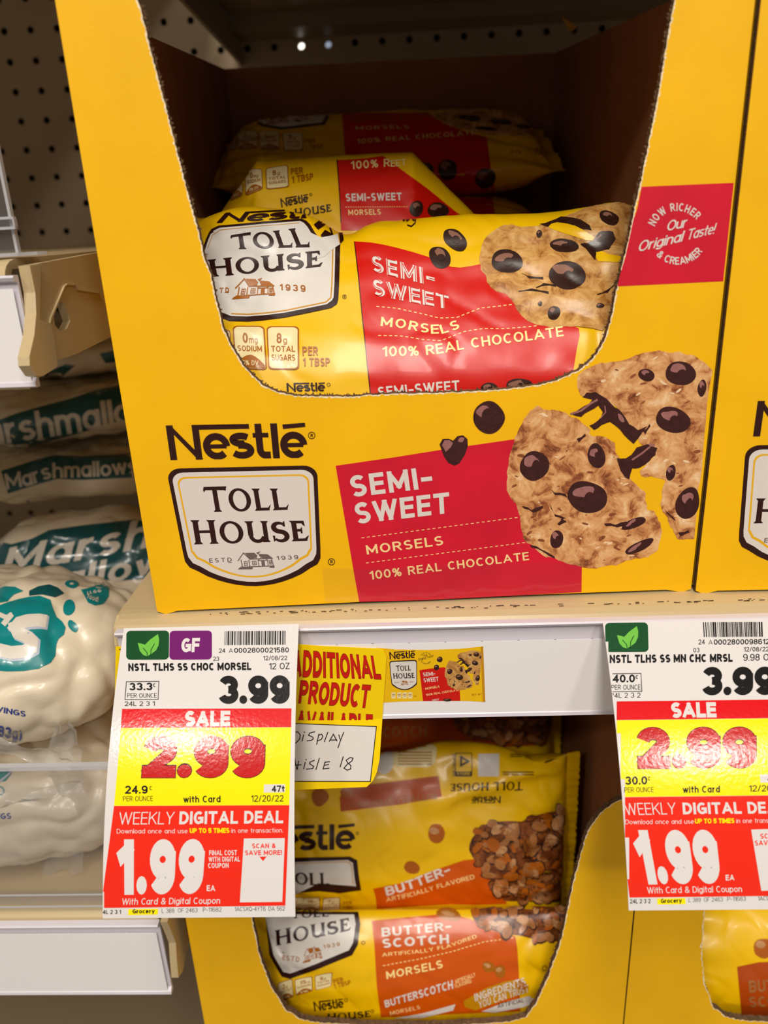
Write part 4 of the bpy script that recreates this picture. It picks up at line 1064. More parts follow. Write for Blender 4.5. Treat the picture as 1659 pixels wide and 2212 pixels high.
A.wordmark(((730, 1063), (870, 1034), (866, 994), (724, 1018)), 'film_brown', 3); A.ring(880, 998, 6, 2.5, 'film_brown')
A.serif('HOUSE', ((798, 1118), (988, 1082), (985, 1042), (795, 1072)), 'film_brown', 3); A.serif('LL', ((700, 1130), (772, 1120), (770, 1078), (700, 1090)), 'film_brown', 3)
A.nutri(((652, 972), (770, 960), (765, 845), (648, 865)), '8', 'g', 'TOTAL', 'SUGARS'); A.nutri(((548, 1005), (636, 968), (632, 868), (545, 862)), '0', 'mg', 'SODIUM', None, '0% DV'); A.nutri(((470, 1030), (535, 1000), (535, 890), (490, 930)), '2', 'g', 'SAT FAT', None, '10% DV')
A.text('PER', ((780, 896), (842, 890), (840, 858), (778, 864)), 'film_amber', .2); A.text('1 TBSP', ((785, 940), (894, 922), (892, 888), (784, 904)), 'film_amber', .2)


def w_second(p):
    t = max(0, min(1, (p.z - .11) / .07)); k = max(0, p.x - .004)
    p.z -= t * (min(.045, k * .95)); p.y += t * min(.02, k * .3)
    k2 = max(0, -.085 - p.x); p.z -= t * min(.03, k2 * 1.1)
    return p


film_bag('morsel_bag', -.128, .075, [(.116, .085), (.117, .12), (.121, .15), (.133, .179), (.149, .2035), (.161, .2075), (.175, .198), (.182, .16), (.175, .11), (.15, .078)], 'yellow bag with a red fold slumped right behind the front semi-sweet bag', 'bag', BG, A, warp=w_second, seed=5, power=8)

# ---- rear column: top bag and the one under it
A = Art(); A.crop(300, 0, 2.37)
A.poly([(1040, 585), (1200, 580), (1480, 580), (1560, 635), (1659, 672), (1780, 705), (1800, 850), (1830, 1000), (1060, 1000), (1058, 820)], 'film_red', 2)
A.poly([(545, 590), (960, 570), (975, 600), (950, 640), (730, 665), (630, 648)], 'film_brown', 2); A.poly([(560, 592), (945, 576), (955, 600), (938, 630), (730, 652), (640, 638)], 'film_white', 3)
A.house(((650, 640), (770, 630), (760, 585), (640, 600)), 'film_amber', 5); A.text('1939', ((785, 622), (865, 616), 14), 'film_amber', .16, 5, .3)
for i, (x, y) in enumerate(((395, 672), (505, 668), (616, 672), (737, 678))): A.nutri(((x + 4, y + 98), (x + 106, y + 96), (x + 104, y), (x - 2, y + 2)), ('70', '2', '0', '8')[i], ('', 'g', 'mg', 'g')[i], ('CALORIES', 'SAT FAT', 'SODIUM', 'TOTAL')[i], 'SUGARS' if i == 3 else None, (None, '10% DV', '0% DV', None)[i])
A.text('PER', ((850, 735), (905, 733), (905, 712), (850, 714)), 'film_amber', .18); A.text('1 TBSP', ((850, 766), (944, 762), (944, 740), (850, 744)), 'film_amber', .18)
A.text('SWEET', ((1088, 628), (1368, 620), (1366, 592), (1086, 598)), 'film_rust', .18, 3); A.text('MORSELS', ((1112, 668), (1385, 660), (1383, 642), (1110, 648)), 'film_cream', .12, 3, .25); A.text('100% REAL CHOCOLATE', ((1118, 738), (1725, 692), (1722, 668), (1116, 714)), 'film_cream', .13, 3, .2)
A.wordmark(((778, 855), (930, 845), (930, 820), (778, 826)), 'film_brown', 3)
A.crop(900, 0, 2.1858)
A.poly(rough([(80, 560), (110, 532), (200, 522), (330, 522), (450, 528), (540, 540), (590, 575), (610, 625), (520, 638), (450, 642), (330, 640), (250, 622), (160, 600)], 4, 4), 'film_cookie', 3)
for c in ((250, 560, 60, 12), (400, 580, 50, 14), (500, 600, 40, 10), (330, 610, 60, 9)): A.blob(*c, 'film_chip', 4, 6, 14, .4)
for c in ((40, 812, 36, 46, 20), (146, 802, 46, 48, 10), (325, 842, 48, 46, 0)): A.chip(*c, 'film')
A.text('8.2g', ((445, 725), (492, 722), 16), 'film_amber', .12); A.text('USE BY', ((555, 735), (635, 730), 36), 'film_amber', .12)
film_bag('morsel_bag', -.129, .098, [(.238, .197), (.240, .207), (.252, .221), (.272, .238), (.291, .246), (.306, .243), (.316, .226), (.312, .199), (.29, .188), (.255, .187)], 'shadowed yellow bag on top of the pile at the back of the open case', 'bag', BG, A, yaw=3, seed=9, power=4.5, fold=.004)
A = Art(); A.poly([(745, 410), (1062, 420), (1070, 470), (1072, 520), (745, 520)], 'film_red', 2); A.crop(900, 0, 2.1858); A.text('12', ((460, 965), (500, 965), 16), 'film_amber', .12)
film_bag('morsel_bag', -.128, .100, [(.205, .135), (.207, .155), (.222, .175), (.25, .186), (.29, .187), (.315, .172), (.316, .13), (.29, .1), (.24, .1)], 'shadowed bag lying directly beneath the topmost rear bag', 'bag', BG, A, yaw=3, seed=12, power=4.5)

# ------------------------------------------------------------------ butterscotch bags in the lower case
BB = 'butterscotch morsel bags in the lower case'


def oats(A, outline, n, seed, layer=4, size=(20, 34)):
    A.poly(rough(outline, 4, seed), 'film_oats', layer - 1); r = random.Random(seed)
    xs = [q[0] for q in outline]; ys = [q[1] for q in outline]; k = 0

    def inside(x, y):
        c = False
        for i in range(len(outline)):
            (ax, ay), (bx_, by_) = outline[i - 1], outline[i]
            if (ay > y) != (by_ > y) and x < (bx_ - ax) * (y - ay) / (by_ - ay) + ax: c = not c
        return c
    while k < n:
        x, y = r.uniform(min(xs), max(xs)), r.uniform(min(ys), max(ys))
        if not inside(x, y): continue
        k += 1; a = r.uniform(*size); b = a * r.uniform(.45, .75); ro = r.uniform(0, 180); m = r.choice(['film_oat', 'film_oat_pale', 'film_caramel', 'film_oats', 'film_oat'])
        A.blob(x, y, a * 1.14, b * 1.2, 'film_chip', layer + k % 3, ro, 12, .3); A.blob(x - 2, y - 2, a, b, m, layer + 1 + k % 3, ro, 12, .3)
        if k % 3 == 0: A.line([(x - a * .5 * math.cos(math.radians(ro)), y - a * .5 * math.sin(math.radians(ro))), (x + a * .4 * math.cos(math.radians(ro)), y + a * .4 * math.sin(math.radians(ro)))], 3, 'film_amber', layer + 5)


LC = (600, 1550, 2.2419)
# front bag
A = Art(); A.crop(*LC)
A.poly(A_ := [(455, 985), (560, 975), (700, 962), (830, 950), (960, 985), (1080, 1040), (1150, 1060), (1160, 1120), (1168, 1250), (1175, 1420), (500, 1450), (480, 1300), (468, 1100)], 'film_orange', 2)
A.text('BUTTER-', ((505, 1062), (842, 1030), (838, 988), (502, 1018)), 'film_white', .2, 4, .16); A.text('SCOTCH', ((508, 1115), (830, 1092), (828, 1048), (505, 1072)), 'film_white', .2, 4, .16)
A.text_path('ARTIFICIALLY FLAVORED', [(506, 1156), (700, 1138), (820, 1116), (965, 1066)], 18, 'film_cream', .13, 4, .16)
A.dash_path([(510, 1200), (700, 1165), (850, 1130), (1000, 1085), (1150, 1065)], 32, 4, 'film_cream')
A.text('MORSELS', ((528, 1265), (800, 1210), (795, 1172), (524, 1228)), 'film_cream', .17, 4, .16)
A.text('BUTTERSCOTCH', ((522, 1402), (850, 1310), (846, 1268), (515, 1368)), 'film_white', .2, 4, .12); A.text('ARTIFICIALLY', ((862, 1288), (960, 1250), 20), 'film_cream', .13, 4); A.text('FLAVORED', ((862, 1308), (940, 1280), 18), 'film_cream', .13, 4)
A.text('MORSELS', ((545, 1440), (690, 1408), (688, 1390), (543, 1420)), 'film_cream', .12, 4, .2)
A.poly([(560, 1455), (700, 1430), (860, 1385), (850, 1415), (700, 1452)], 'film_white', 4)
A.poly([(900, 1370), (1000, 1310), (1100, 1275), (1180, 1262), (1215, 1300), (1210, 1325), (1080, 1370), (960, 1415), (905, 1400)], 'film_gold', 4)
A.text('INGREDIENTS', ((955, 1372), (1200, 1290), (1195, 1255), (950, 1335)), 'film_white', .17, 5, .12); A.text('YOU CAN TRUST', ((975, 1405), (1215, 1325), (1210, 1290), (970, 1370)), 'film_white', .15, 5, .14)
A.poly([(985, 1420), (1100, 1375), (1215, 1345), (1260, 1370), (1190, 1400), (1050, 1425)], 'film_white', 5); A.text('ARTIFICIAL', ((1065, 1405), (1192, 1375), (1190, 1355), (1062, 1382)), 'film_brown', .15, 6)
for c in ((1020, 1205, 34, 26, 20), (1075, 1225, 26, 30, -10), (1180, 1295, 30, 18, 30), (830, 955, 60, 28, 10)): A.blob(*c[:4], 'film_amber', 5, c[4], 16, .3); A.blob(c[0] - 5, c[1] - 6, c[2] * .5, c[3] * .4, 'film_oat_pale', 6, c[4], 12, .4)
A.poly([(-60, 950), (-40, 940), (390, 942), (400, 1000), (388, 1100), (360, 1150), (200, 1215), (60, 1265), (20, 1255), (-40, 1150)], 'film_brown', 2); A.poly([(-60, 960), (-30, 955), (370, 955), (378, 1000), (365, 1090), (345, 1125), (190, 1190), (60, 1238), (28, 1230), (-20, 1150)], 'film_white', 3)
A.serif('HOUSE', ((-10, 1105), (355, 1030), (352, 965), (-15, 1030)), 'film_brown', 5); A.serif('TOLL', ((60, 975), (250, 965), (250, 925), (60, 935)), 'film_brown', 5)
A.text('ESTD', ((22, 1172), (105, 1182), (106, 1158), (25, 1148)), 'film_amber', .16, 5, .3); A.text('1939', ((222, 1118), (302, 1104), (300, 1086), (220, 1100)), 'film_amber', .16, 5, .3); A.house(((118, 1190), (218, 1165), (205, 1095), (130, 1115)), 'film_amber', 5)
A.ring(414, 1090, 8, 3, 'film_brown'); A.ring(1292, 1212, 11, 3, 'film_brown')
A.nutri(((10, 1370), (78, 1350), (72, 1262), (0, 1285)), '2', 'g', 'SAT FAT', None, '10%'); A.nutri(((88, 1345), (170, 1322), (168, 1250), (80, 1268)), '15', 'mg', 'SODIUM', None, '1%'); A.nutri(((182, 1320), (260, 1300), (266, 1230), (178, 1248)), '9', 'g', 'TOTAL', 'SUGARS')
A.text('PER', ((272, 1290), (320, 1278), 24), 'film_amber', .18); A.text('1 TBSP', ((275, 1312), (356, 1290), 22), 'film_amber', .18)
A.wordmark(((178, 1422), (322, 1402), (315, 1358), (172, 1374)), 'film_brown', 3); A.ring(330, 1366, 8, 3, 'film_brown')
A.serif('HOUSE', ((240, 1468), (452, 1446), (450, 1414), (238, 1432)), 'film_brown', 3); A.serif('LL', ((150, 1475), (215, 1470), (214, 1436), (150, 1442)), 'film_brown', 3); A.ring(458, 1420, 7, 3, 'film_brown')
oats(A, [(940, 960), (980, 925), (1100, 920), (1400, 900), (1420, 960), (1380, 1085), (1280, 1085), (1180, 1060), (1050, 1035), (960, 1000)], 46, 4)
film_bag('morsel_bag', -.117, .099, [(.014, -.300), (.0145, -.290), (.018, -.270), (.026, -.250), (.038, -.2385), (.046, -.2415), (.051, -.262), (.05, -.29), (.042, -.307), (.024, -.309)], 'orange and yellow bag of butterscotch morsels at the front of the lower case', 'bag', BB, A, seed=15, power=7, nx=180, nt=130)
# big bag behind it, its gusset turned up
A = Art(); A.crop(*LC)
A.wordmark(((-115, 652), (375, 636), (375, 512), (-110, 530)), 'film_brown', 3); A.ring(385, 560, 6, 3, 'film_brown')
A.poly([(-40, 690), (0, 680), (350, 672), (385, 690), (392, 760), (404, 835), (300, 850), (200, 840), (-50, 860)], 'film_brown', 2); A.poly([(-40, 704), (340, 688), (364, 702), (374, 790), (380, 815), (200, 800), (80, 858), (-50, 850)], 'film_white', 3); A.line([(-30, 710), (338, 696), (356, 708), (366, 800)], 4, 'film_gold', 4)
A.serif('TOLL', ((20, 800), (250, 815), (246, 745), (15, 745)), 'film_brown', 5)
for i, x in enumerate((40, 118, 215)): A.nutri(((x, 935), (x + 85, 932), (x + 88, 868), (x + 4, 872)), ('2', '15', '9')[i], ('g', 'mg', 'g')[i], ('SAT FAT', 'SODIUM', 'TOTAL')[i], 'SUGARS' if i == 2 else None, ('10%', '1%', None)[i])
A.text('PER', ((318, 905), (360, 902), 16), 'film_amber', .15); A.text('1 TBSP', ((318, 925), (365, 922), 14), 'film_amber', .15)
A.poly([(462, 828), (600, 800), (740, 745), (900, 690), (1000, 680), (1060, 780), (1110, 900), (960, 905), (840, 902), (700, 910), (480, 925), (475, 870)], 'film_orange', 2)
A.text_path('BUTTER-', [(528, 862), (620, 838), (720, 800), (840, 752)], 44, 'film_white', .19, 4, .12); A.text_path('ARTIFICIALLY FLAVORED', [(528, 890), (640, 868), (780, 825), (955, 778)], 22, 'film_cream', .13, 4, .15)
A.blob(770, 562, 42, 46, 'film_caramel', 3, 10, 18, .3); A.blob(760, 548, 22, 16, 'film_oat_pale', 4, 10, 14, .4); A.blob(650, 725, 38, 30, 'film_caramel', 3, 20, 18, .3); A.blob(205, 385, 42, 44, 'film_caramel', 3, 10, 18, .3); A.blob(335, 362, 30, 28, 'film_caramel', 4, 10, 18, .3)
A.poly([(300, 390), (320, 340), (778, 282), (795, 385), (600, 420), (305, 455)], 'film_rust', 2)
A.text('BUTTERSCOTCH', ((768, 365), (455, 402), (462, 430), (772, 395)), 'film_oat', .18, 4, .12); A.text('MORSELS', ((440, 405), (320, 418), (322, 440), (442, 428)), 'film_oat', .12, 4, .16)
A.serif('TOLLXHOUSE', ((1188, 308), (836, 322), (834, 360), (1186, 352)), 'film_brown', 3); A.wordmark(((1080, 378), (940, 382), (938, 414), (1078, 414)), 'film_brown', 3)
A.rrect(((858, 286), (942, 286), (942, 172), (858, 172)), (.06, .05), 'film_brown', 2); A.rrect(((862, 262), (938, 262), (938, 176), (862, 176)), (.06, .05), 'film_yellow', 3); A.ring(900, 212, 24, 10, 'film_brown', 4, 3); A.text('STORE', ((868, 280), (932, 280), 14), 'film_yellow', .16, 4); A.text('HOW 2 RECYCLE', ((846, 285), (846, 178), (14, 0)), 'film_brown', .16, 3)
A.rrect(((970, 286), (1072, 286), (1072, 176), (970, 176)), (.03, .03), 'film_white', 2)
for y, x0, x1 in ((180, 1128, 1236), (190, 1128, 1180), (265, 1090, 1236), (276, 1090, 1236)): A.line([(x0, y), (x1, y)], 5, 'film_brown', 2)
A.rrect(((560, 240), (760, 240), (775, 130), (545, 130)), (.2, .3), 'film_pale', 2)
for y in (170, 184, 198, 212, 226): A.line([(585, y), (745, y)], 5, 'film_amber', 3)
A.blob(515, 215, 46, 60, 'film_white', 3, 0, 24)
oats(A, [(930, 640), (935, 590), (985, 520), (1060, 505), (1180, 500), (1300, 455), (1380, 450), (1500, 470), (1510, 620), (1440, 900), (1300, 885), (1100, 885), (1040, 800), (960, 700)], 150, 8, 4, (22, 40))


def w_big(p):
    k = max(0, min(1, (p.z + .25) / .08)); p.z += .003 * k * math.sin(p.x * 60); p.y += .003 * math.sin(p.x * 45 + 1) * k
    r = (p.z + .181) - (p.x - .01) * .32
    if p.x > -.01: p.y -= .0055 * math.exp(-(r / .006) ** 2) * min(1, (p.x + .01) / .03)
    return p


film_bag('morsel_bag', -.113, .094, [(.056, -.300), (.0555, -.265), (.0565, -.235), (.063, -.205), (.072, -.187), (.084, -.1675), (.096, -.1585), (.108, -.165), (.12, -.185), (.128, -.22), (.126, -.27), (.11, -.31), (.075, -.312)], 'butterscotch bag with an oat bar picture, its upside-down gusset turned up', 'bag', BB, A, warp=w_big, seed=21, power=8, nx=190, nt=150, amp=.0016, fold=.003)
# dark bag at the back
A = Art(); A.crop(*LC)
A.poly([(280, -60), (1300, -60), (1300, 130), (1000, 150), (500, 165), (280, 150)], 'film_rust', 2)
A.text('BUTTER', ((480, 18), (700, 12), (700, -40), (480, -36)), 'film_oat', .18, 4); A.text('SCOTCH', ((470, 98), (722, 88), (720, 38), (468, 46)), 'film_oat', .18, 4, .14); A.text('ARTIFICIALLY FLAVORED', ((500, 148), (860, 122), (858, 104), (500, 130)), 'film_oat', .13, 4, .15)
oats(A, [(840, -40), (850, 30), (930, 100), (1100, 130), (1300, 120), (1350, -40)], 40, 14)
film_bag('morsel_bag', -.114, .100, [(.145, -.290), (.142, -.24), (.144, -.19), (.155, -.155), (.172, -.122), (.19, -.112), (.205, -.13), (.21, -.19), (.205, -.26), (.18, -.3)], 'dim brown butterscotch bag at the back, just under the shelf rail', 'bag', BB, A, seed=25, power=7)
A = Art(); A.crop(*LC)
A.poly([(500, 1452), (860, 1415), (1000, 1425), (1135, 1420), (1150, 1600), (500, 1600)], 'film_orange', 2); A.text('BUTTERSCOTCH', ((560, 1492), (900, 1462), (898, 1432), (558, 1462)), 'film_oat', .15, 4)
film_bag('morsel_bag', -.117, .098, [(.017, -.325), (.0165, -.321), (.018, -.3145), (.026, -.3115), (.06, -.316), (.14, -.3165), (.2, -.316), (.21, -.322), (.19, -.3265), (.08, -.3265)], 'bag at the very bottom of the lower case showing only a thin orange edge', 'bag', BB, A, seed=28, power=7, amp=.0004, fold=.0006, nx=120, nt=110)
# in the case at the lower right
A = Art()
A.poly([(1592, 2088), (1640, 2078), (1720, 2075), (1720, 2260), (1608, 2260)], 'film_rust', 2); A.text('BUTTER-', ((1618, 2143), (1740, 2138), (1738, 2112), (1616, 2117)), 'film_oat', .2, 4); A.text('SCOTCH', ((1618, 2175), (1740, 2170), (1738, 2147), (1616, 2152)), 'film_oat', .2, 4)
A.blob(1648, 2048, 20, 22, 'film_caramel', 3, 10, 16, .3); A.blob(1642, 2040, 10, 8, 'film_oat_pale', 4, 10, 12, .4)
film_bag('morsel_bag', .136, .34, [(.022, -.322), (.02, -.31), (.024, -.29), (.036, -.265), (.05, -.25), (.066, -.25), (.075, -.28), (.07, -.318), (.05, -.325)], 'butterscotch bag in the case at the lower right corner', 'bag', None, A, seed=33, power=7)
# ------------------------------------------------------------------ marshmallow bags


def marsh_bag(c, rx, ry, rz, yaw, tilt, label, art, seed, fin=None, lump=.0042, cellr=.017):
    """clear bag tightly packed with big marshmallows"""
    c = Vector(c); R = Matrix.Rotation(math.radians(yaw), 3, 'Z') @ Matrix.Rotation(math.radians(tilt), 3, 'X'); r = random.Random(seed)
    nu, nv = 150, 90; cen = []
    for k in range(150):
        z = -1 + 2 * (k + .5) / 150; a = k * 2.39996 + r.uniform(-.25, .25); q = math.sqrt(1 - z * z); cen.append(Vector((q * math.cos(a), q * math.sin(a), z)))
    S = Vector((rx, ry, rz))
    sgn = lambda v, p: math.copysign(abs(v) ** p, v)
    vs = []
    cw = [Vector((q.x * S.x, q.y * S.y, q.z * S.z)) for q in cen]
    for i in range(nu):
        a = 2 * math.pi * i / nu
        for j in range(nv + 1):
            b = -math.pi / 2 + math.pi * j / nv
            d = Vector((sgn(math.cos(b), .7) * sgn(math.cos(a), .6), sgn(math.cos(b), .7) * sgn(math.sin(a), .8), sgn(math.sin(b), .75)))
            p = Vector((d.x * S.x, d.y * S.y, d.z * S.z))
            dm = min((p - q).length for q in cw) if lump else 0
            h = max(0, 1 - (dm / cellr) ** 2) * lump - lump * .5
            h += .0012 * noise.noise(p * 90 + Vector((seed, 0, 0))) + .005 * noise.noise(p * 22 + Vector((seed * 2.1, 0, 0))) - .002 * max(0, .2 - abs(noise.noise(p * 30 + Vector((0, seed, 0))))) / .2
            nd = Vector((d.x / S.x, d.y / S.y, d.z / S.z)).normalized()
            vs.append(c + R @ (p + nd * h))
    fs = [(i * (nv + 1) + j, ((i + 1) % nu) * (nv + 1) + j, ((i + 1) % nu) * (nv + 1) + j + 1, i * (nv + 1) + j + 1) for i in range(nu) for j in range(nv)]
    ns = vnormals(vs, fs)
    if sum(ns[i].dot(vs[i] - c) for i in range(0, len(vs), 97)) < 0: ns = [-q for q in ns]; fs = [f[::-1] for f in fs]
    mb = MB(); mb.add(vs, fs, 'marsh_white', ns)
    if art: art.emit(mb, mesh_hit(vs, fs, ns), 7, .0002, .00008)
    org = Vector((c.x, c.y, min(v.z for v in vs)))
    o = mb.build('marshmallow_bag', origin=org); tag(o, label, 'bag', 'clear bags of marshmallows')
    if fin:                                   # crumpled clear film standing out past the marshmallows
        for outline in fin:
            mb = MB(); n = len(outline); rows = 14; g = []
            for i, (a, b) in enumerate(outline):
                for k in range(rows):
                    t = k / (rows - 1); q = Vector(a).lerp(Vector(b), t); q.y += .004 * noise.noise((i * .9 + seed, k * .35, 1.7)) + .0022 * math.sin(i * 2.1 + k * .5); q.z += .0015 * noise.noise((i * .7, k * .6, seed)); g.append(q)
            f = [(i * rows + k, i * rows + k + 1, (i + 1) * rows + k + 1, (i + 1) * rows + k) for i in range(n - 1) for k in range(rows - 1)]
            mb.add(g, f, 'clear_film'); mb.build('film_fin', o, origin=g[0], smooth=True)
    return o


MC = lambda A, n: A.crop(*n)
# bottom front bag behind the fence
A = Art(); A.crop(0, 1400, 2.724)
A.poly([(-60, 705), (40, 712), (66, 720), (64, 745), (30, 785), (-60, 790)], 'marsh_teal', 2); A.ring(0, 840, 22, 9, 'marsh_teal', 2); A.line([(-20, 800), (25, 765), (60, 735)], 12, 'marsh_grey', 3)
A.text('SERVINGS', ((-170, 1010), (66, 1002), (66, 968), (-170, 976)), 'marsh_blue', .18, 2)
y = .062
fin1 = [[(atY(x1, yy, .020), atY(x2, yy, .014)) for x1, x2, yy in ((95, 178, 1655), (100, 182, 1690), (110, 180, 1715), (120, 178, 1740), (118, 170, 1775), (110, 172, 1800), (100, 178, 1830), (98, 176, 1860), (95, 178, 1885))], [(atY(-60, yy, .010), atY(x2, yy - 30, .010)) for yy, x2 in ((1712, 178), (1725, 172), (1740, 140), (1750, 100), (1757, 60))]]
marsh_bag((-.262, .062, -.1412), .096, .058, .0350, 0, 0, 'marshmallow bag at the bottom, behind the clear fence', A, 3, fin1)
# front bag on top of it
A = Art(); A.crop(0, 900, 3.95)
A.poly([(-80, 1640), (60, 1590), (160, 1560), (250, 1540), (340, 1530), (430, 1565), (450, 1640), (480, 1710), (530, 1750), (560, 1800), (545, 1860), (500, 1900), (480, 1950), (470, 2040), (430, 2100), (330, 2150), (200, 2170), (60, 2172), (-80, 2160)], 'marsh_teal', 2)
A.poly([(-60, 1495), (40, 1450), (130, 1455), (200, 1490), (120, 1520), (60, 1580), (-60, 1600)], 'marsh_teal', 2)
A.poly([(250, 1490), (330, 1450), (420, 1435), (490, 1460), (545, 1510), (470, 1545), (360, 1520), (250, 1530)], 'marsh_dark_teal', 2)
A.blob(610, 1432, 58, 34, 'marsh_teal', 2, 0, 20, .2); A.blob(610, 1430, 18, 10, 'marsh_print', 3); A.blob(590, 1632, 50, 72, 'marsh_teal', 2, 5, 20, .2); A.blob(625, 1790, 34, 58, 'marsh_teal', 2, -35, 20, .2)
A.poly([(690, 1480), (740, 1470), (830, 1440), (900, 1425), (930, 1470), (925, 1540), (880, 1600), (810, 1615), (750, 1590), (725, 1540)], 'marsh_teal', 2)
A.text('fat', ((800, 1450), (885, 1440), 34), 'marsh_print', .16, 4); A.text('free', ((735, 1500), (860, 1475), (866, 1512), (742, 1536)), 'marsh_print', .16, 4); A.text('food!', ((740, 1555), (835, 1590), (840, 1545), (752, 1510)), 'marsh_print', .16, 4)
S = [(395, 1750), (330, 1740), (240, 1745), (170, 1765), (140, 1800), (160, 1850), (230, 1880), (270, 1920), (265, 1975), (210, 2005), (100, 2015), (-20, 1990)]
A.line([(x + 14, y + 14) for x, y in S], 118, 'marsh_grey', 3, False); A.line(S, 108, 'marsh_print', 4, False)
A.line([(-10, 1690), (60, 1720), (110, 1690)], 40, 'marsh_print', 4, False); A.line([(30, 1780), (105, 1690)], 46, 'marsh_print', 4, False)
A.crop(0, 1400, 2.724)
A.text('SERVINGS', ((-130, 352), (148, 402), (152, 370), (-126, 318)), 'marsh_blue', .17, 3, .1); A.text('(283g)', ((-80, 500), (128, 545), (132, 478), (-76, 436)), 'marsh_blue', .2, 3, .1)
fin2 = [[(atY(x1, yy, .014), atY(x2, yy, .006)) for x1, x2, yy in ((120, 150, 1560), (115, 165, 1580), (110, 172, 1600), (105, 160, 1618), (100, 170, 1636), (95, 178, 1650))], [(atY(-60, yy, .002), atY(x2, yy + 40, .002)) for yy, x2 in ((1584, 150), (1597, 158), (1612, 165), (1622, 172))]]
marsh_bag((-.262, .061, -.0538), .096, .061, .0425, 0, -2, 'bright marshmallow bag in front with a big white letter on teal', A, 5, fin2)
# darker bags behind
A = Art(); A.crop(0, 900, 3.95)
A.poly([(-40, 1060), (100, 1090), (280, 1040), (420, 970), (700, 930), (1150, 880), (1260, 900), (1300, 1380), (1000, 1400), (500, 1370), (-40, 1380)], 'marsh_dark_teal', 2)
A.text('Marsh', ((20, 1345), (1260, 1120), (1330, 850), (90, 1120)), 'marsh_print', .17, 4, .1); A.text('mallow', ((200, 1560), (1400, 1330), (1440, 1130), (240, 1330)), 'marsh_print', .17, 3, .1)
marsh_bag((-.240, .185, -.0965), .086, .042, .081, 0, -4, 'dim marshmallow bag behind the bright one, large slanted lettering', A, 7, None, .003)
A = Art(); A.crop(0, 900, 3.95)
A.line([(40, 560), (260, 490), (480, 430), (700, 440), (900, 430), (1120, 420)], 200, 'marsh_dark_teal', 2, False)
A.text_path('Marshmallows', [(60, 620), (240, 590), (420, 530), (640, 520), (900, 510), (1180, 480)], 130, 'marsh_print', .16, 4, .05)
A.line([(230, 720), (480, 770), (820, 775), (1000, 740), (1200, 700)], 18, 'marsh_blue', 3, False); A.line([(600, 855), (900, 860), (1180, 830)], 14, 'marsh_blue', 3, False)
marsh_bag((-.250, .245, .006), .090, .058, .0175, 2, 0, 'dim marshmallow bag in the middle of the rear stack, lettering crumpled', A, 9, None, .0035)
A = Art(); A.crop(0, 450, 3.95)
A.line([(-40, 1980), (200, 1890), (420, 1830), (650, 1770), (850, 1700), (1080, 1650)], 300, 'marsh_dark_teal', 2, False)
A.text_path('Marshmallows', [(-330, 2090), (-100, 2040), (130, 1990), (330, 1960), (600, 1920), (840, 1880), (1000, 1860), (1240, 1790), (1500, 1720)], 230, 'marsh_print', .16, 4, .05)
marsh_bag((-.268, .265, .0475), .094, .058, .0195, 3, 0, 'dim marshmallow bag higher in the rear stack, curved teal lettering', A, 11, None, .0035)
A = Art(); A.crop(0, 450, 3.95)
A.poly([(160, 1500), (330, 1540), (500, 1460), (640, 1340), (560, 1330), (400, 1400), (250, 1440)], 'marsh_dark_teal', 2); A.poly([(850, 1240), (1000, 1210), (1050, 1300), (900, 1320)], 'marsh_dark_teal', 2)
marsh_bag((-.280, .300, .0875), .096, .065, .0165, 3, 0, 'darkest marshmallow bag at the top of the rear stack', A, 13, None, .0035)

# ------------------------------------------------------------------ price tags


def curved_tag(name, tl, tr, mid, bot, art, label, cat, wm='tag_white', x_shift=None, n=40, group=None, dx=0):
    """laminated card hanging off the rail and swinging forward; profile through top, mid and bottom (y, z)"""
    (y0, z0), (y1, z1), (y2, z2) = tl[1:], mid, bot
    xa, xb = tl[0], tr
    nx = 24; vs = []
    # quadratic through the three points, parametrised by chord length
    l1 = math.hypot(y1 - y0, z1 - z0); L = l1 + math.hypot(y2 - y1, z2 - z1); t1 = l1 / L
    def prof(t):
        a = (t - t1) * (t - 1) / (t1); b = t * (t - 1) / (t1 * (t1 - 1)); c = t * (t - t1) / (1 - t1)
        return (y0 * a + y1 * b + y2 * c, z0 * a + z1 * b + z2 * c)
    for i in range(n + 1):
        y, z = prof(i / n)
        for j in range(nx + 1): vs.append(Vector((xa + (xb - xa) * j / nx + dx * i / n, y, z)))
    fs = [(i * (nx + 1) + j, i * (nx + 1) + j + 1, (i + 1) * (nx + 1) + j + 1, (i + 1) * (nx + 1) + j) for i in range(n) for j in range(nx)]
    ns = vnormals(vs, fs)
    if ns[len(ns) // 2].dot(CAM - vs[len(vs) // 2]) < 0: ns = [-q for q in ns]; fs = [f[::-1] for f in fs]
    mb = MB(); mb.add(vs, fs, wm, ns); bk = [v - q * .0004 for v, q in zip(vs, ns)]; mb.add(bk, [f[::-1] for f in fs], wm, [-q for q in ns])
    for row in ([k for k in range(nx + 1)], [n * (nx + 1) + k for k in range(nx + 1)], [i * (nx + 1) for i in range(n + 1)], [i * (nx + 1) + nx for i in range(n + 1)]):
        for a, b in zip(row, row[1:]): mb.quad(vs[a], vs[b], bk[b], bk[a], wm)
    art.emit(mb, mesh_hit(vs, fs, ns), 9, .00006, .00003)
    o = mb.build(name, origin=((xa + xb) / 2, y0, z0)); return tag(o, label, cat, group)


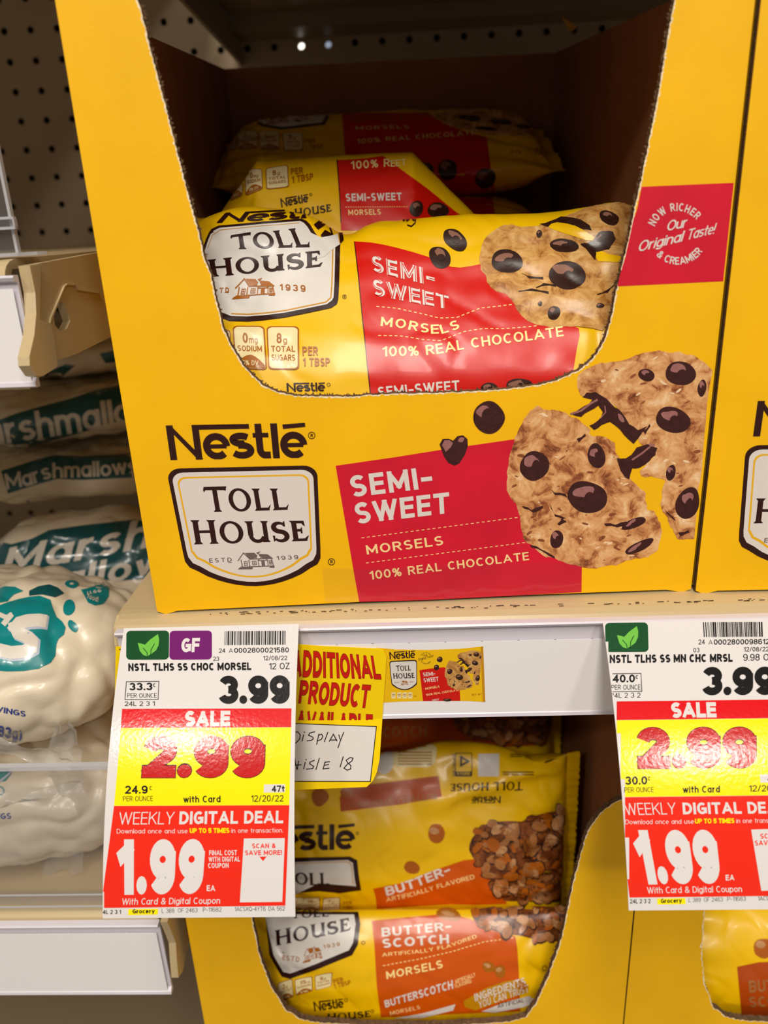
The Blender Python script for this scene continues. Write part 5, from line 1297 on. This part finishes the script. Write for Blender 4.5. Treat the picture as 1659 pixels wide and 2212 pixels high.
def leaf(A, Q):
    def P(pts, m, l): A.poly([bil(Q, a, b) for a, b in pts], m, l)
    P([(.50, .16), (.42, .3), (.43, .5), (.55, .68), (.74, .88), (.77, .7), (.76, .5), (.7, .32), (.57, .17)], 'tag_leaf', 4)
    P([(.27, .58), (.36, .55), (.47, .5), (.545, .42), (.555, .28), (.53, .14), (.5, .11), (.4, .16), (.32, .3)], 'tag_leaf', 5)
    A.line([bil(Q, *p) for p in ((.58, .16), (.58, .32), (.66, .54))], 6, 'tag_green', 6); A.line([bil(Q, *p) for p in ((.5, .1), (.49, .24), (.4, .4))], 6, 'tag_green', 6)


def barcode(A, Q, seed, m='tag_black'):
    r = random.Random(seed); x = 0
    while x < .99:
        w = r.choice((.008, .008, .016, .024)); A.conv([bil(Q, a, b) for a, b in ((x, 0), (min(1, x + w), 0), (min(1, x + w), 1), (x, 1))], m, 3); x += w + r.choice((.008, .012, .02))


# left tag
A = Art(); A.crop(200, 1340, 3.6065)
A.rrect(((262, 308), (594, 306), (597, 80), (264, 82)), (.1, .14), 'tag_green', 2); leaf(A, ((262, 308), (594, 306), (597, 80), (264, 82)))
A.rrect(((598, 308), (930, 305), (930, 80), (601, 82)), (.1, .14), 'tag_purple', 2); A.text('GF', ((690, 250), (832, 248), (838, 138), (696, 140)), 'tag_white', .24, 4, .06)
barcode(A, ((1028, 194), (1502, 190), (1503, 82), (1030, 85)), 4)
for s, a, b, h, w in (('24', (986, 254), (1034, 253), 34, .13), ('A', (1062, 254), (1094, 253), 36, .08), ('0002800021580', (1104, 254), (1530, 250), 39, .15), ('23', (940, 316), (987, 315), 32, .12), ('12/08/22', (1330, 312), (1517, 310), 34, .13),
                   ('NSTL TLHS SS CHOC MORSEL', (279, 396), (1237, 388), 60, .25), ('12 OZ', (1376, 383), (1536, 380), 50, .12), ('33.3', (287, 546), (467, 544), 58, .2), ('c', (472, 520), (492, 520), 40, .14), ('PER OUNCE', (270, 603), (500, 603), 35, .11), ('24L 2 3 1', (251, 668), (485, 666), 36, .12)):
    A.text(s, (a, b, h), 'tag_black', w, 3, .1)
A.text('3.99', ((984, 652), (1535, 650), (1536, 428), (984, 432)), 'tag_black', .27, 3, .05)
A.line([(264, 479), (517, 476), (511, 617), (253, 618), (264, 479)], 5, 'tag_black', 3)
A.conv([(230, 690), (1550, 686), (1547, 832), (222, 838)], 'tag_red', 2); A.text('SALE', ((716, 828), (1072, 826), (1074, 704), (724, 706)), 'tag_white', .26, 4, .06)
A.conv([(222, 840), (1547, 834), (1533, 1439), (168, 1445)], 'tag_yellow', 2)
q = ((383, 1226), (1338, 1226), (1346, 902), (405, 904)); A.text('2.99', q, 'tag_black', .29, 3, .06, grow=.03); A.text('2.99', q, 'tag_crimson', .29, 4, .06)
A.crop(200, 1650, 3.6065)
for s, a, b, h, w in (('24.9', (254, 234), (430, 232), 64, .2), ('c', (444, 204), (466, 204), 42, .14), ('PER OUNCE', (238, 292), (472, 290), 40, .12), ('with Card', (708, 302), (998, 299), 52, .18), ('12/20/22', (1236, 296), (1488, 294), 52, .14)): A.text(s, (a, b, h), 'tag_black', w, 3, .1)
A.conv([(1337, 160), (1502, 158), (1499, 222), (1333, 224)], 'tag_white', 3); A.text('47t', ((1396, 221), (1498, 219), 52), 'tag_black', .2, 4, .08)
A.conv([(168, 328), (1533, 322), (1502, 1104), (65, 1122)], 'tag_scarlet', 2)
A.text('WEEKLY', ((206, 472), (630, 470), (642, 372), (212, 376)), 'tag_white', .085, 4, .1); A.text('DIGITAL DEAL', ((675, 471), (1485, 462), (1488, 364), (680, 370)), 'tag_white', .21, 4, .1)
A.text('Download once and use', ((190, 542), (742, 540), 36), 'tag_white', .1, 4, .1); A.text('UP TO 5 TIMES', ((758, 539), (1067, 537), 38), 'tag_yellow', .22, 4, .06); A.text('in one transaction.', ((1082, 537), (1485, 534), 36), 'tag_white', .1, 4, .1)
A.text('1.99', ((196, 1020), (852, 1012), (884, 584), (190, 588)), 'tag_white', .3, 4, .1)
A.text('FINAL COST', ((909, 712), (1126, 710), 39), 'tag_white', .19, 4); A.text('WITH DIGITAL', ((905, 762), (1150, 760), 39), 'tag_white', .19, 4); A.text('COUPON', ((901, 811), (1061, 809), 39), 'tag_white', .19, 4); A.text('EA', ((890, 990), (956, 990), 46), 'tag_white', .2, 4)
A.conv([(1180, 581), (1498, 578), (1478, 1074), (1148, 1078)], 'tag_white', 3); A.text('SCAN &', ((1243, 658), (1426, 656), 38), 'tag_scarlet', .2, 4, .12); A.text('SAVE MORE!', ((1188, 711), (1476, 709), 38), 'tag_scarlet', .2, 4, .1); A.conv([(1300, 722), (1358, 720), (1328, 757)], 'tag_scarlet', 4)
A.text('With Card & Digital Coupon', ((228, 1098), (993, 1088), (996, 1038), (234, 1046)), 'tag_white', .12, 4, .1)
for s, a, b, h, w in (('24L 2 3 1', (57, 1170), (222, 1169), 33, .16), ('L 388', (540, 1160), (637, 1159), 33, .08), ('OF 2463', (665, 1157), (818, 1155), 33, .08), ('P-11682', (860, 1152), (1006, 1150), 33, .08), ('1ACSXQ-4YT6', (1108, 1147), (1348, 1144), 33, .09), ('DA 562', (1371, 1144), (1498, 1142), 33, .09)): A.text(s, (a, b, h), 'tag_black', w, 3, .1)
A.conv([(280, 1132), (511, 1128), (507, 1174), (277, 1178)], 'tag_yellow', 2); A.text('Grocery', ((312, 1165), (485, 1163), 34), 'tag_black', .22, 3, .06)
TP = dict(tl=(-.1388, -.0150, -.0045), mid=(-.0395, -.0262), bot=(-.0868, -.0972))
a = atY(268, 1357, -.0150); b = atY(646, 1353, -.0150)
curved_tag('price_tag', (a.x, -.0150, a.z), b.x, (-.0415, -.0255), (-.0868, -.0970), A, 'sale price tag at the left, for twelve ounce chocolate morsels', 'price tag', group='hanging sale price tags')

# right tag
A = Art(); A.crop(1280, 1330, 3.4037)
Qb = ((97, 268), (412, 266), (406, 50), (91, 54)); A.rrect(Qb, (.1, .14), 'tag_green', 2); leaf(A, Qb)
barcode(A, ((818, 157), (1264, 155), (1260, 46), (811, 48)), 5)
for s, a, b, h, w in (('24', (778, 212), (826, 211), 36, .13), ('A', (852, 213), (882, 213), 36, .08), ('0002800098612', (891, 214), (1300, 210), 39, .15), ('03', (740, 270), (786, 269), 33, .12), ('12/08/22', (1112, 264), (1296, 262), 33, .13), ('NSTL TLHS SS MN CHC MRSL', (126, 349), (1030, 340), 60, .25), ('9.98 OZ', (1107, 332), (1335, 329), 50, .12),
                   ('40.0', (148, 492), (312, 490), 58, .2), ('c', (316, 466), (336, 466), 40, .14), ('PER OUNCE', (139, 545), (352, 543), 36, .11), ('24L 2 3 2', (131, 605), (352, 603), 37, .12)): A.text(s, (a, b, h), 'tag_black', w, 3, .1)
A.text('3.99', ((806, 586), (1342, 583), (1342, 374), (806, 377)), 'tag_black', .27, 3, .05)
A.line([(123, 428), (355, 425), (362, 556), (129, 560), (123, 428)], 5, 'tag_black', 3)
A.conv([(120, 631), (1372, 616), (1392, 752), (128, 768)], 'tag_red', 2); A.text('SALE', ((578, 752), (912, 748), (904, 636), (574, 638)), 'tag_white', .26, 4, .06)
A.conv([(128, 770), (1392, 754), (1490, 1318), (184, 1333)], 'tag_yellow', 2)
q = ((334, 1124), (1206, 1120), (1200, 818), (320, 822)); A.text('2.99', q, 'tag_black', .29, 3, .06, grow=.03); A.text('2.99', q, 'tag_crimson', .29, 4, .06)
for s, a, b, h, w in (('30.0', (240, 1244), (402, 1241), 62, .2), ('c', (406, 1212), (424, 1212), 40, .14), ('PER OUNCE', (234, 1299), (448, 1297), 37, .12), ('with Card', (663, 1303), (936, 1299), 50, .18), ('12/20/22', (1150, 1294), (1420, 1290), 48, .14)): A.text(s, (a, b, h), 'tag_black', w, 3, .1)
A.conv([(1229, 1168), (1440, 1165), (1450, 1226), (1234, 1228)], 'tag_white', 3); A.text('47t', ((1285, 1222), (1390, 1220), 50), 'tag_black', .2, 4, .08)
A.conv([(184, 1335), (1490, 1320), (1600, 2056), (272, 2072)], 'tag_scarlet', 2)
A.text('WEEKLY', ((246, 1466), (612, 1460), (606, 1372), (226, 1378)), 'tag_white', .085, 4, .1); A.text('DIGITAL DEAL', ((665, 1460), (1430, 1452), (1420, 1366), (658, 1374)), 'tag_white', .21, 4, .1)
A.text('Download once and use', ((240, 1533), (744, 1529), 34), 'tag_white', .1, 4, .1); A.text('UP TO 5 TIMES', ((752, 1528), (1042, 1524), 36), 'tag_yellow', .22, 4, .06); A.text('in one transaction.', ((1056, 1524), (1420, 1520), 34), 'tag_white', .1, 4, .1)
A.text('1.99', ((362, 1976), (946, 1970), (902, 1572), (282, 1576)), 'tag_white', .3, 4, .08); A.text('EA', ((978, 1946), (1041, 1944), 42), 'tag_white', .2, 4)
A.text('With Card & Digital Coupon', ((402, 2042), (1098, 2030), (1094, 1984), (398, 1994)), 'tag_white', .12, 4, .1)
A.conv([(1165, 1572), (1480, 1562), (1560, 2008), (1240, 2022)], 'tag_white', 3); A.text('SCAN &', ((1232, 1640), (1410, 1634), 38), 'tag_scarlet', .2, 4, .12); A.text('SAVE MORE!', ((1192, 1690), (1470, 1682), 38), 'tag_scarlet', .2, 4, .1); A.conv([(1310, 1702), (1366, 1700), (1342, 1736)], 'tag_scarlet', 4)
for s, a, b, h, w in (('24L 2 3 2', (275, 2115), (426, 2113), 31, .16), ('L 389', (706, 2105), (794, 2103), 31, .08), ('OF 2463', (818, 2102), (957, 2100), 31, .08), ('P-11683', (990, 2098), (1126, 2095), 31, .08), ('1ACSXQ-4YT6', (1216, 2093), (1440, 2088), 31, .09), ('DA 562', (1462, 2087), (1580, 2084), 31, .09)): A.text(s, (a, b, h), 'tag_black', w, 3, .1)
A.conv([(474, 2079), (680, 2075), (684, 2119), (478, 2123)], 'tag_yellow', 2); A.text('Grocery', ((501, 2113), (656, 2109), 33), 'tag_black', .22, 3, .06)
a = atY(1302, 1345, -.0150); bt = atY(1358, 1967, -.0865)
curved_tag('price_tag', (a.x, -.0150, a.z), a.x + .0826, (-.0405, -.0265), (-.0865, bt.z), A, 'sale price tag at the right, for mini morsels, cut by the picture edge', 'price tag', group='hanging sale price tags', dx=bt.x - a.x)
# clear holders that grip the rail and carry the tags
for x0, x1, lab in ((-.1360, -.0590, 'clear clip holding the left sale tag onto the rail'), (.0870, .1640, 'clear clip holding the right sale tag onto the rail')):
    mb = MB(); mb.prism([(-.0113, -.0250), (-.0113, -.0070), (-.0150, -.0062), (-.0150, -.0072), (-.0122, -.0080), (-.0122, -.0250)], x0, x1, 'clear_plastic')
    tag(mb.build('tag_clip', origin=((x0 + x1) / 2, -.0122, -.025)), lab, 'clip', 'clear tag clips')

# paper strip in the main shelf's rail, with the small printed product picture
A = Art(); A.crop(620, 1330, 3.6065)
A.poly([(695, 248), (850, 262), (1100, 266), (1350, 256), (1528, 238), (1536, 450), (1545, 672), (1400, 664), (1150, 662), (900, 668), (740, 677), (720, 450)], 'film_yellow', 1)
A.poly([(1508, 242), (1528, 238), (1545, 672), (1524, 670)], 'film_gold', 2)
A.wordmark(((800, 340), (1000, 328), (998, 270), (796, 282)), 'film_brown', 2); A.shield(((812, 580), (1020, 578), (1012, 342), (796, 352)), 'film_brown', 'film_white', 'film_gold', 2, False)
A.serif('TOLL', ((850, 430), (966, 424), (962, 382), (846, 388)), 'film_brown', 5); A.serif('HOUSE', ((828, 490), (996, 482), (992, 440), (824, 448)), 'film_brown', 5); A.house(((885, 540), (945, 538), (940, 500), (882, 502)), 'film_amber', 5)
A.text('ESTD', ((838, 524), (874, 522), 10), 'film_amber', .14, 5); A.text('1939', ((952, 520), (986, 518), 10), 'film_amber', .14, 5)
A.text('Our', ((1060, 318), (1095, 312), 18), 'film_brown', .12, 2, .05); A.text('Original Taste!', ((1025, 352), (1142, 320), 20), 'film_brown', .12, 2, .05); A.text_arc('NOW RICHER', (1082, 330), 38, 150, 30, 10, 'film_brown', .14, 2); A.text_arc('& CREAMIER', (1082, 330), 48, 215, 325, 10, 'film_brown', .14, 2)
A.poly([(1032, 424), (1100, 412), (1226, 400), (1300, 480), (1345, 580), (1350, 662), (1060, 664)], 'film_red', 2)
A.text('SEMI-', ((1062, 472), (1156, 464), (1152, 434), (1058, 442)), 'film_white', .18, 3); A.text('SWEET', ((1066, 518), (1182, 508), (1178, 474), (1062, 486)), 'film_white', .18, 3); A.text('MORSELS', ((1078, 576), (1188, 558), 17), 'film_cream', .15, 3); A.text('100% REAL CHOCOLATE', ((1084, 624), (1338, 584), 16), 'film_cream', .14, 3); A.text('SWEET', ((1130, 664), (1185, 658), 14), 'film_white', .15, 3)
A.chip(1190, 340, 22, 22, 10, 'film', 3); A.chip(1165, 402, 20, 22, 10, 'film', 3); A.chip(1250, 655, 32, 12, 0, 'film', 3)
for x in (812, 858, 900, 942): A.rrect(((x, 645), (x + 34, 643), (x + 34, 595), (x, 597)), (.2, .12), 'film_pale', 2); A.line([(x + 6, 612), (x + 28, 611)], 4, 'film_amber', 3); A.line([(x + 6, 624), (x + 28, 623)], 4, 'film_amber', 3)
A.text('NET WT', ((1438, 624), (1520, 618), 16), 'film_amber', .14, 2); A.text('PER', ((985, 632), (1010, 630), 10), 'film_amber', .14, 2)
sub = Art(); sub.crop(620 + 1228 / 3.6065 - 318 / (2.373 * 3.0), 1330 + 268 / 3.6065 - 66 / (2.373 * 3.0) + 0, 1); f0 = Art(); f0.crop(0, 0, 1); cookies(f0, 'film')
sx = (1520 - 1228) / (1372 - 318) / 3.6065; sy = (578 - 268) / (1180 - 66) / 3.6065
for poly, m, layer in f0.p: A.p.append(([(620 + 1228 / 3.6065 + (x - 318) * sx, 1330 + 268 / 3.6065 + (y - 66) * sy) for x, y in poly], m, layer + 2))
strip(-.140, .50, -.0124, -.0530, -.0122, 'white paper strip under the big case with a small bag picture', art=A)

# yellow sticker running up beside the left tag
A = Art(); A.crop(200, 1340, 3.6065)
A.text('02 Shelf 03', ((206, 660), (206, 362), (24, 0)), 'ink', .13, 2, .12)
A.text('A', ((233, 236), (233, 216), (-28, 0)), 'ink', .15, 2)
A.crop(200, 1340, 3.6065)
yS = -.0128
mb = MB(); pts = [(180, 205), (330, 205), (330, 710), (205, 712), (182, 690), (172, 640)]
mb.plate([[atY(200 + x / 3.6065, 1340 + y / 3.6065, yS) for x, y in pts]], (0, .0002, 0), 'sticker_yellow'); A.p = [q for q in A.p]
A.emit(mb, plane_hit((0, yS, 0), (0, 1, 0)), None, .00006, .00003)
tag(mb.build('shelf_sticker', origin=atY(250, 1500, yS)), 'narrow yellow shelf sticker peeking out left of the left price tag', 'sticker')

# yellow "additional product" card
mb = MB(); yT = -.0132
up = [(560, 1384), (645, 1392), (700, 1396), (815, 1401), (828, 1405), (835, 1418), (826, 1553), (560, 1561)]
lo = [(560, 1561), (826, 1553), (820, 1640), (814, 1668), (806, 1686), (792, 1700), (720, 1703), (641, 1706), (560, 1708)]
fold0 = atY(560, 1561, yT); fold1 = atY(826, 1553, yT)
nl = Vector((0, -.97, .24))           # the folded flap leans out a little
hU = plane_hit((0, yT, 0), (0, 1, 0)); hL = plane_hit(fold1, nl)
mb.plate([[hU(x, y)[0] for x, y in up]], (0, .0003, 0), 'sticker_yellow'); mb.plate([[hL(x, y)[0] for x, y in lo]], nl * -.0003, 'sticker_yellow')
A = Art(); A.crop(620, 1330, 3.6065)
for s, q, my in (('ADDITIONAL', ((30, 474), (736, 494), (706, 316), (45, 262)), None), ('PRODUCT', ((88, 680), (632, 718), (655, 541), (108, 503)), None), ('AVAILABLE', ((60, 905), (668, 938), (668, 770), (80, 736)), None)):
    k = len(A.p); A.text(s, q, 'sticker_dark', .21, 2, .1, grow=.03); A.text(s, q, 'sticker_red', .21, 3, .1)
    if s == 'AVAILABLE':
        cut = [q2 for q2 in A.p[k:]]; A.p = A.p[:k]
        for poly, m, layer in cut:
            # keep only what stays above the fold line
            c = clip_half(poly, 1, 1555.3, True)
            if len(c) > 2: A.p.append((c, m, layer))
A.emit(mb, hU, None, .00006, .00003)
A = Art(); A.crop(620, 1330, 3.6065)
A.conv([(-200, 826), (700, 860), (652, 1294), (-200, 1292)], 'ink', 2); A.conv([(-200, 833), (693, 866), (646, 1287), (-200, 1285)], 'sticker_white', 3)
for st in ([(40, 905), (85, 905), (104, 928), (100, 958), (70, 990), (40, 985)], [(130, 928), (118, 975)], [(134, 905), (137, 909)], [(216, 903), (178, 913), (168, 930), (200, 944), (205, 958), (190, 970), (158, 974)], [(248, 922), (232, 1000)], [(246, 930), (270, 922), (280, 938), (268, 962), (236, 976)],
           [(318, 908), (292, 978)], [(330, 976), (362, 922), (388, 974)], [(338, 968), (388, 966)], [(404, 928), (412, 958)], [(442, 908), (420, 962), (398, 1026)],
           [(20, 1200), (60, 1110), (75, 1190)], [(30, 1165), (110, 1160)], [(90, 1132), (80, 1196)], [(142, 1142), (130, 1192)], [(148, 1118), (150, 1122)], [(212, 1126), (178, 1140), (176, 1152), (208, 1172), (200, 1190), (152, 1194)], [(252, 1110), (226, 1196)], [(332, 1136), (296, 1140), (282, 1192), (328, 1186)], [(290, 1164), (324, 1158)],
           [(438, 1098), (414, 1176)], [(512, 1108), (492, 1104), (462, 1124), (470, 1142), (498, 1166), (496, 1192), (468, 1202), (444, 1186), (470, 1156), (506, 1130), (514, 1110)]):
    A.line(st, 7.5, 'ink', 5)
A.emit(mb, hL, None, .00006, .00003)
tag(mb.build('product_card', origin=atY(740, 1553, yT)), 'folded yellow card with handwriting, between the left tag and the bag picture', 'card')
# curled end of a clear tie below the card
mb = MB(); pts = [atY(818, 1652, .001), atY(835, 1656, .002), atY(848, 1664, .004), atY(866, 1669, .006)]
for a, b in zip(pts, pts[1:]): mb.quad(a, b, b + Vector((0, .0004, -.0022)), a + Vector((0, .0004, -.0022)), 'clear_edge')
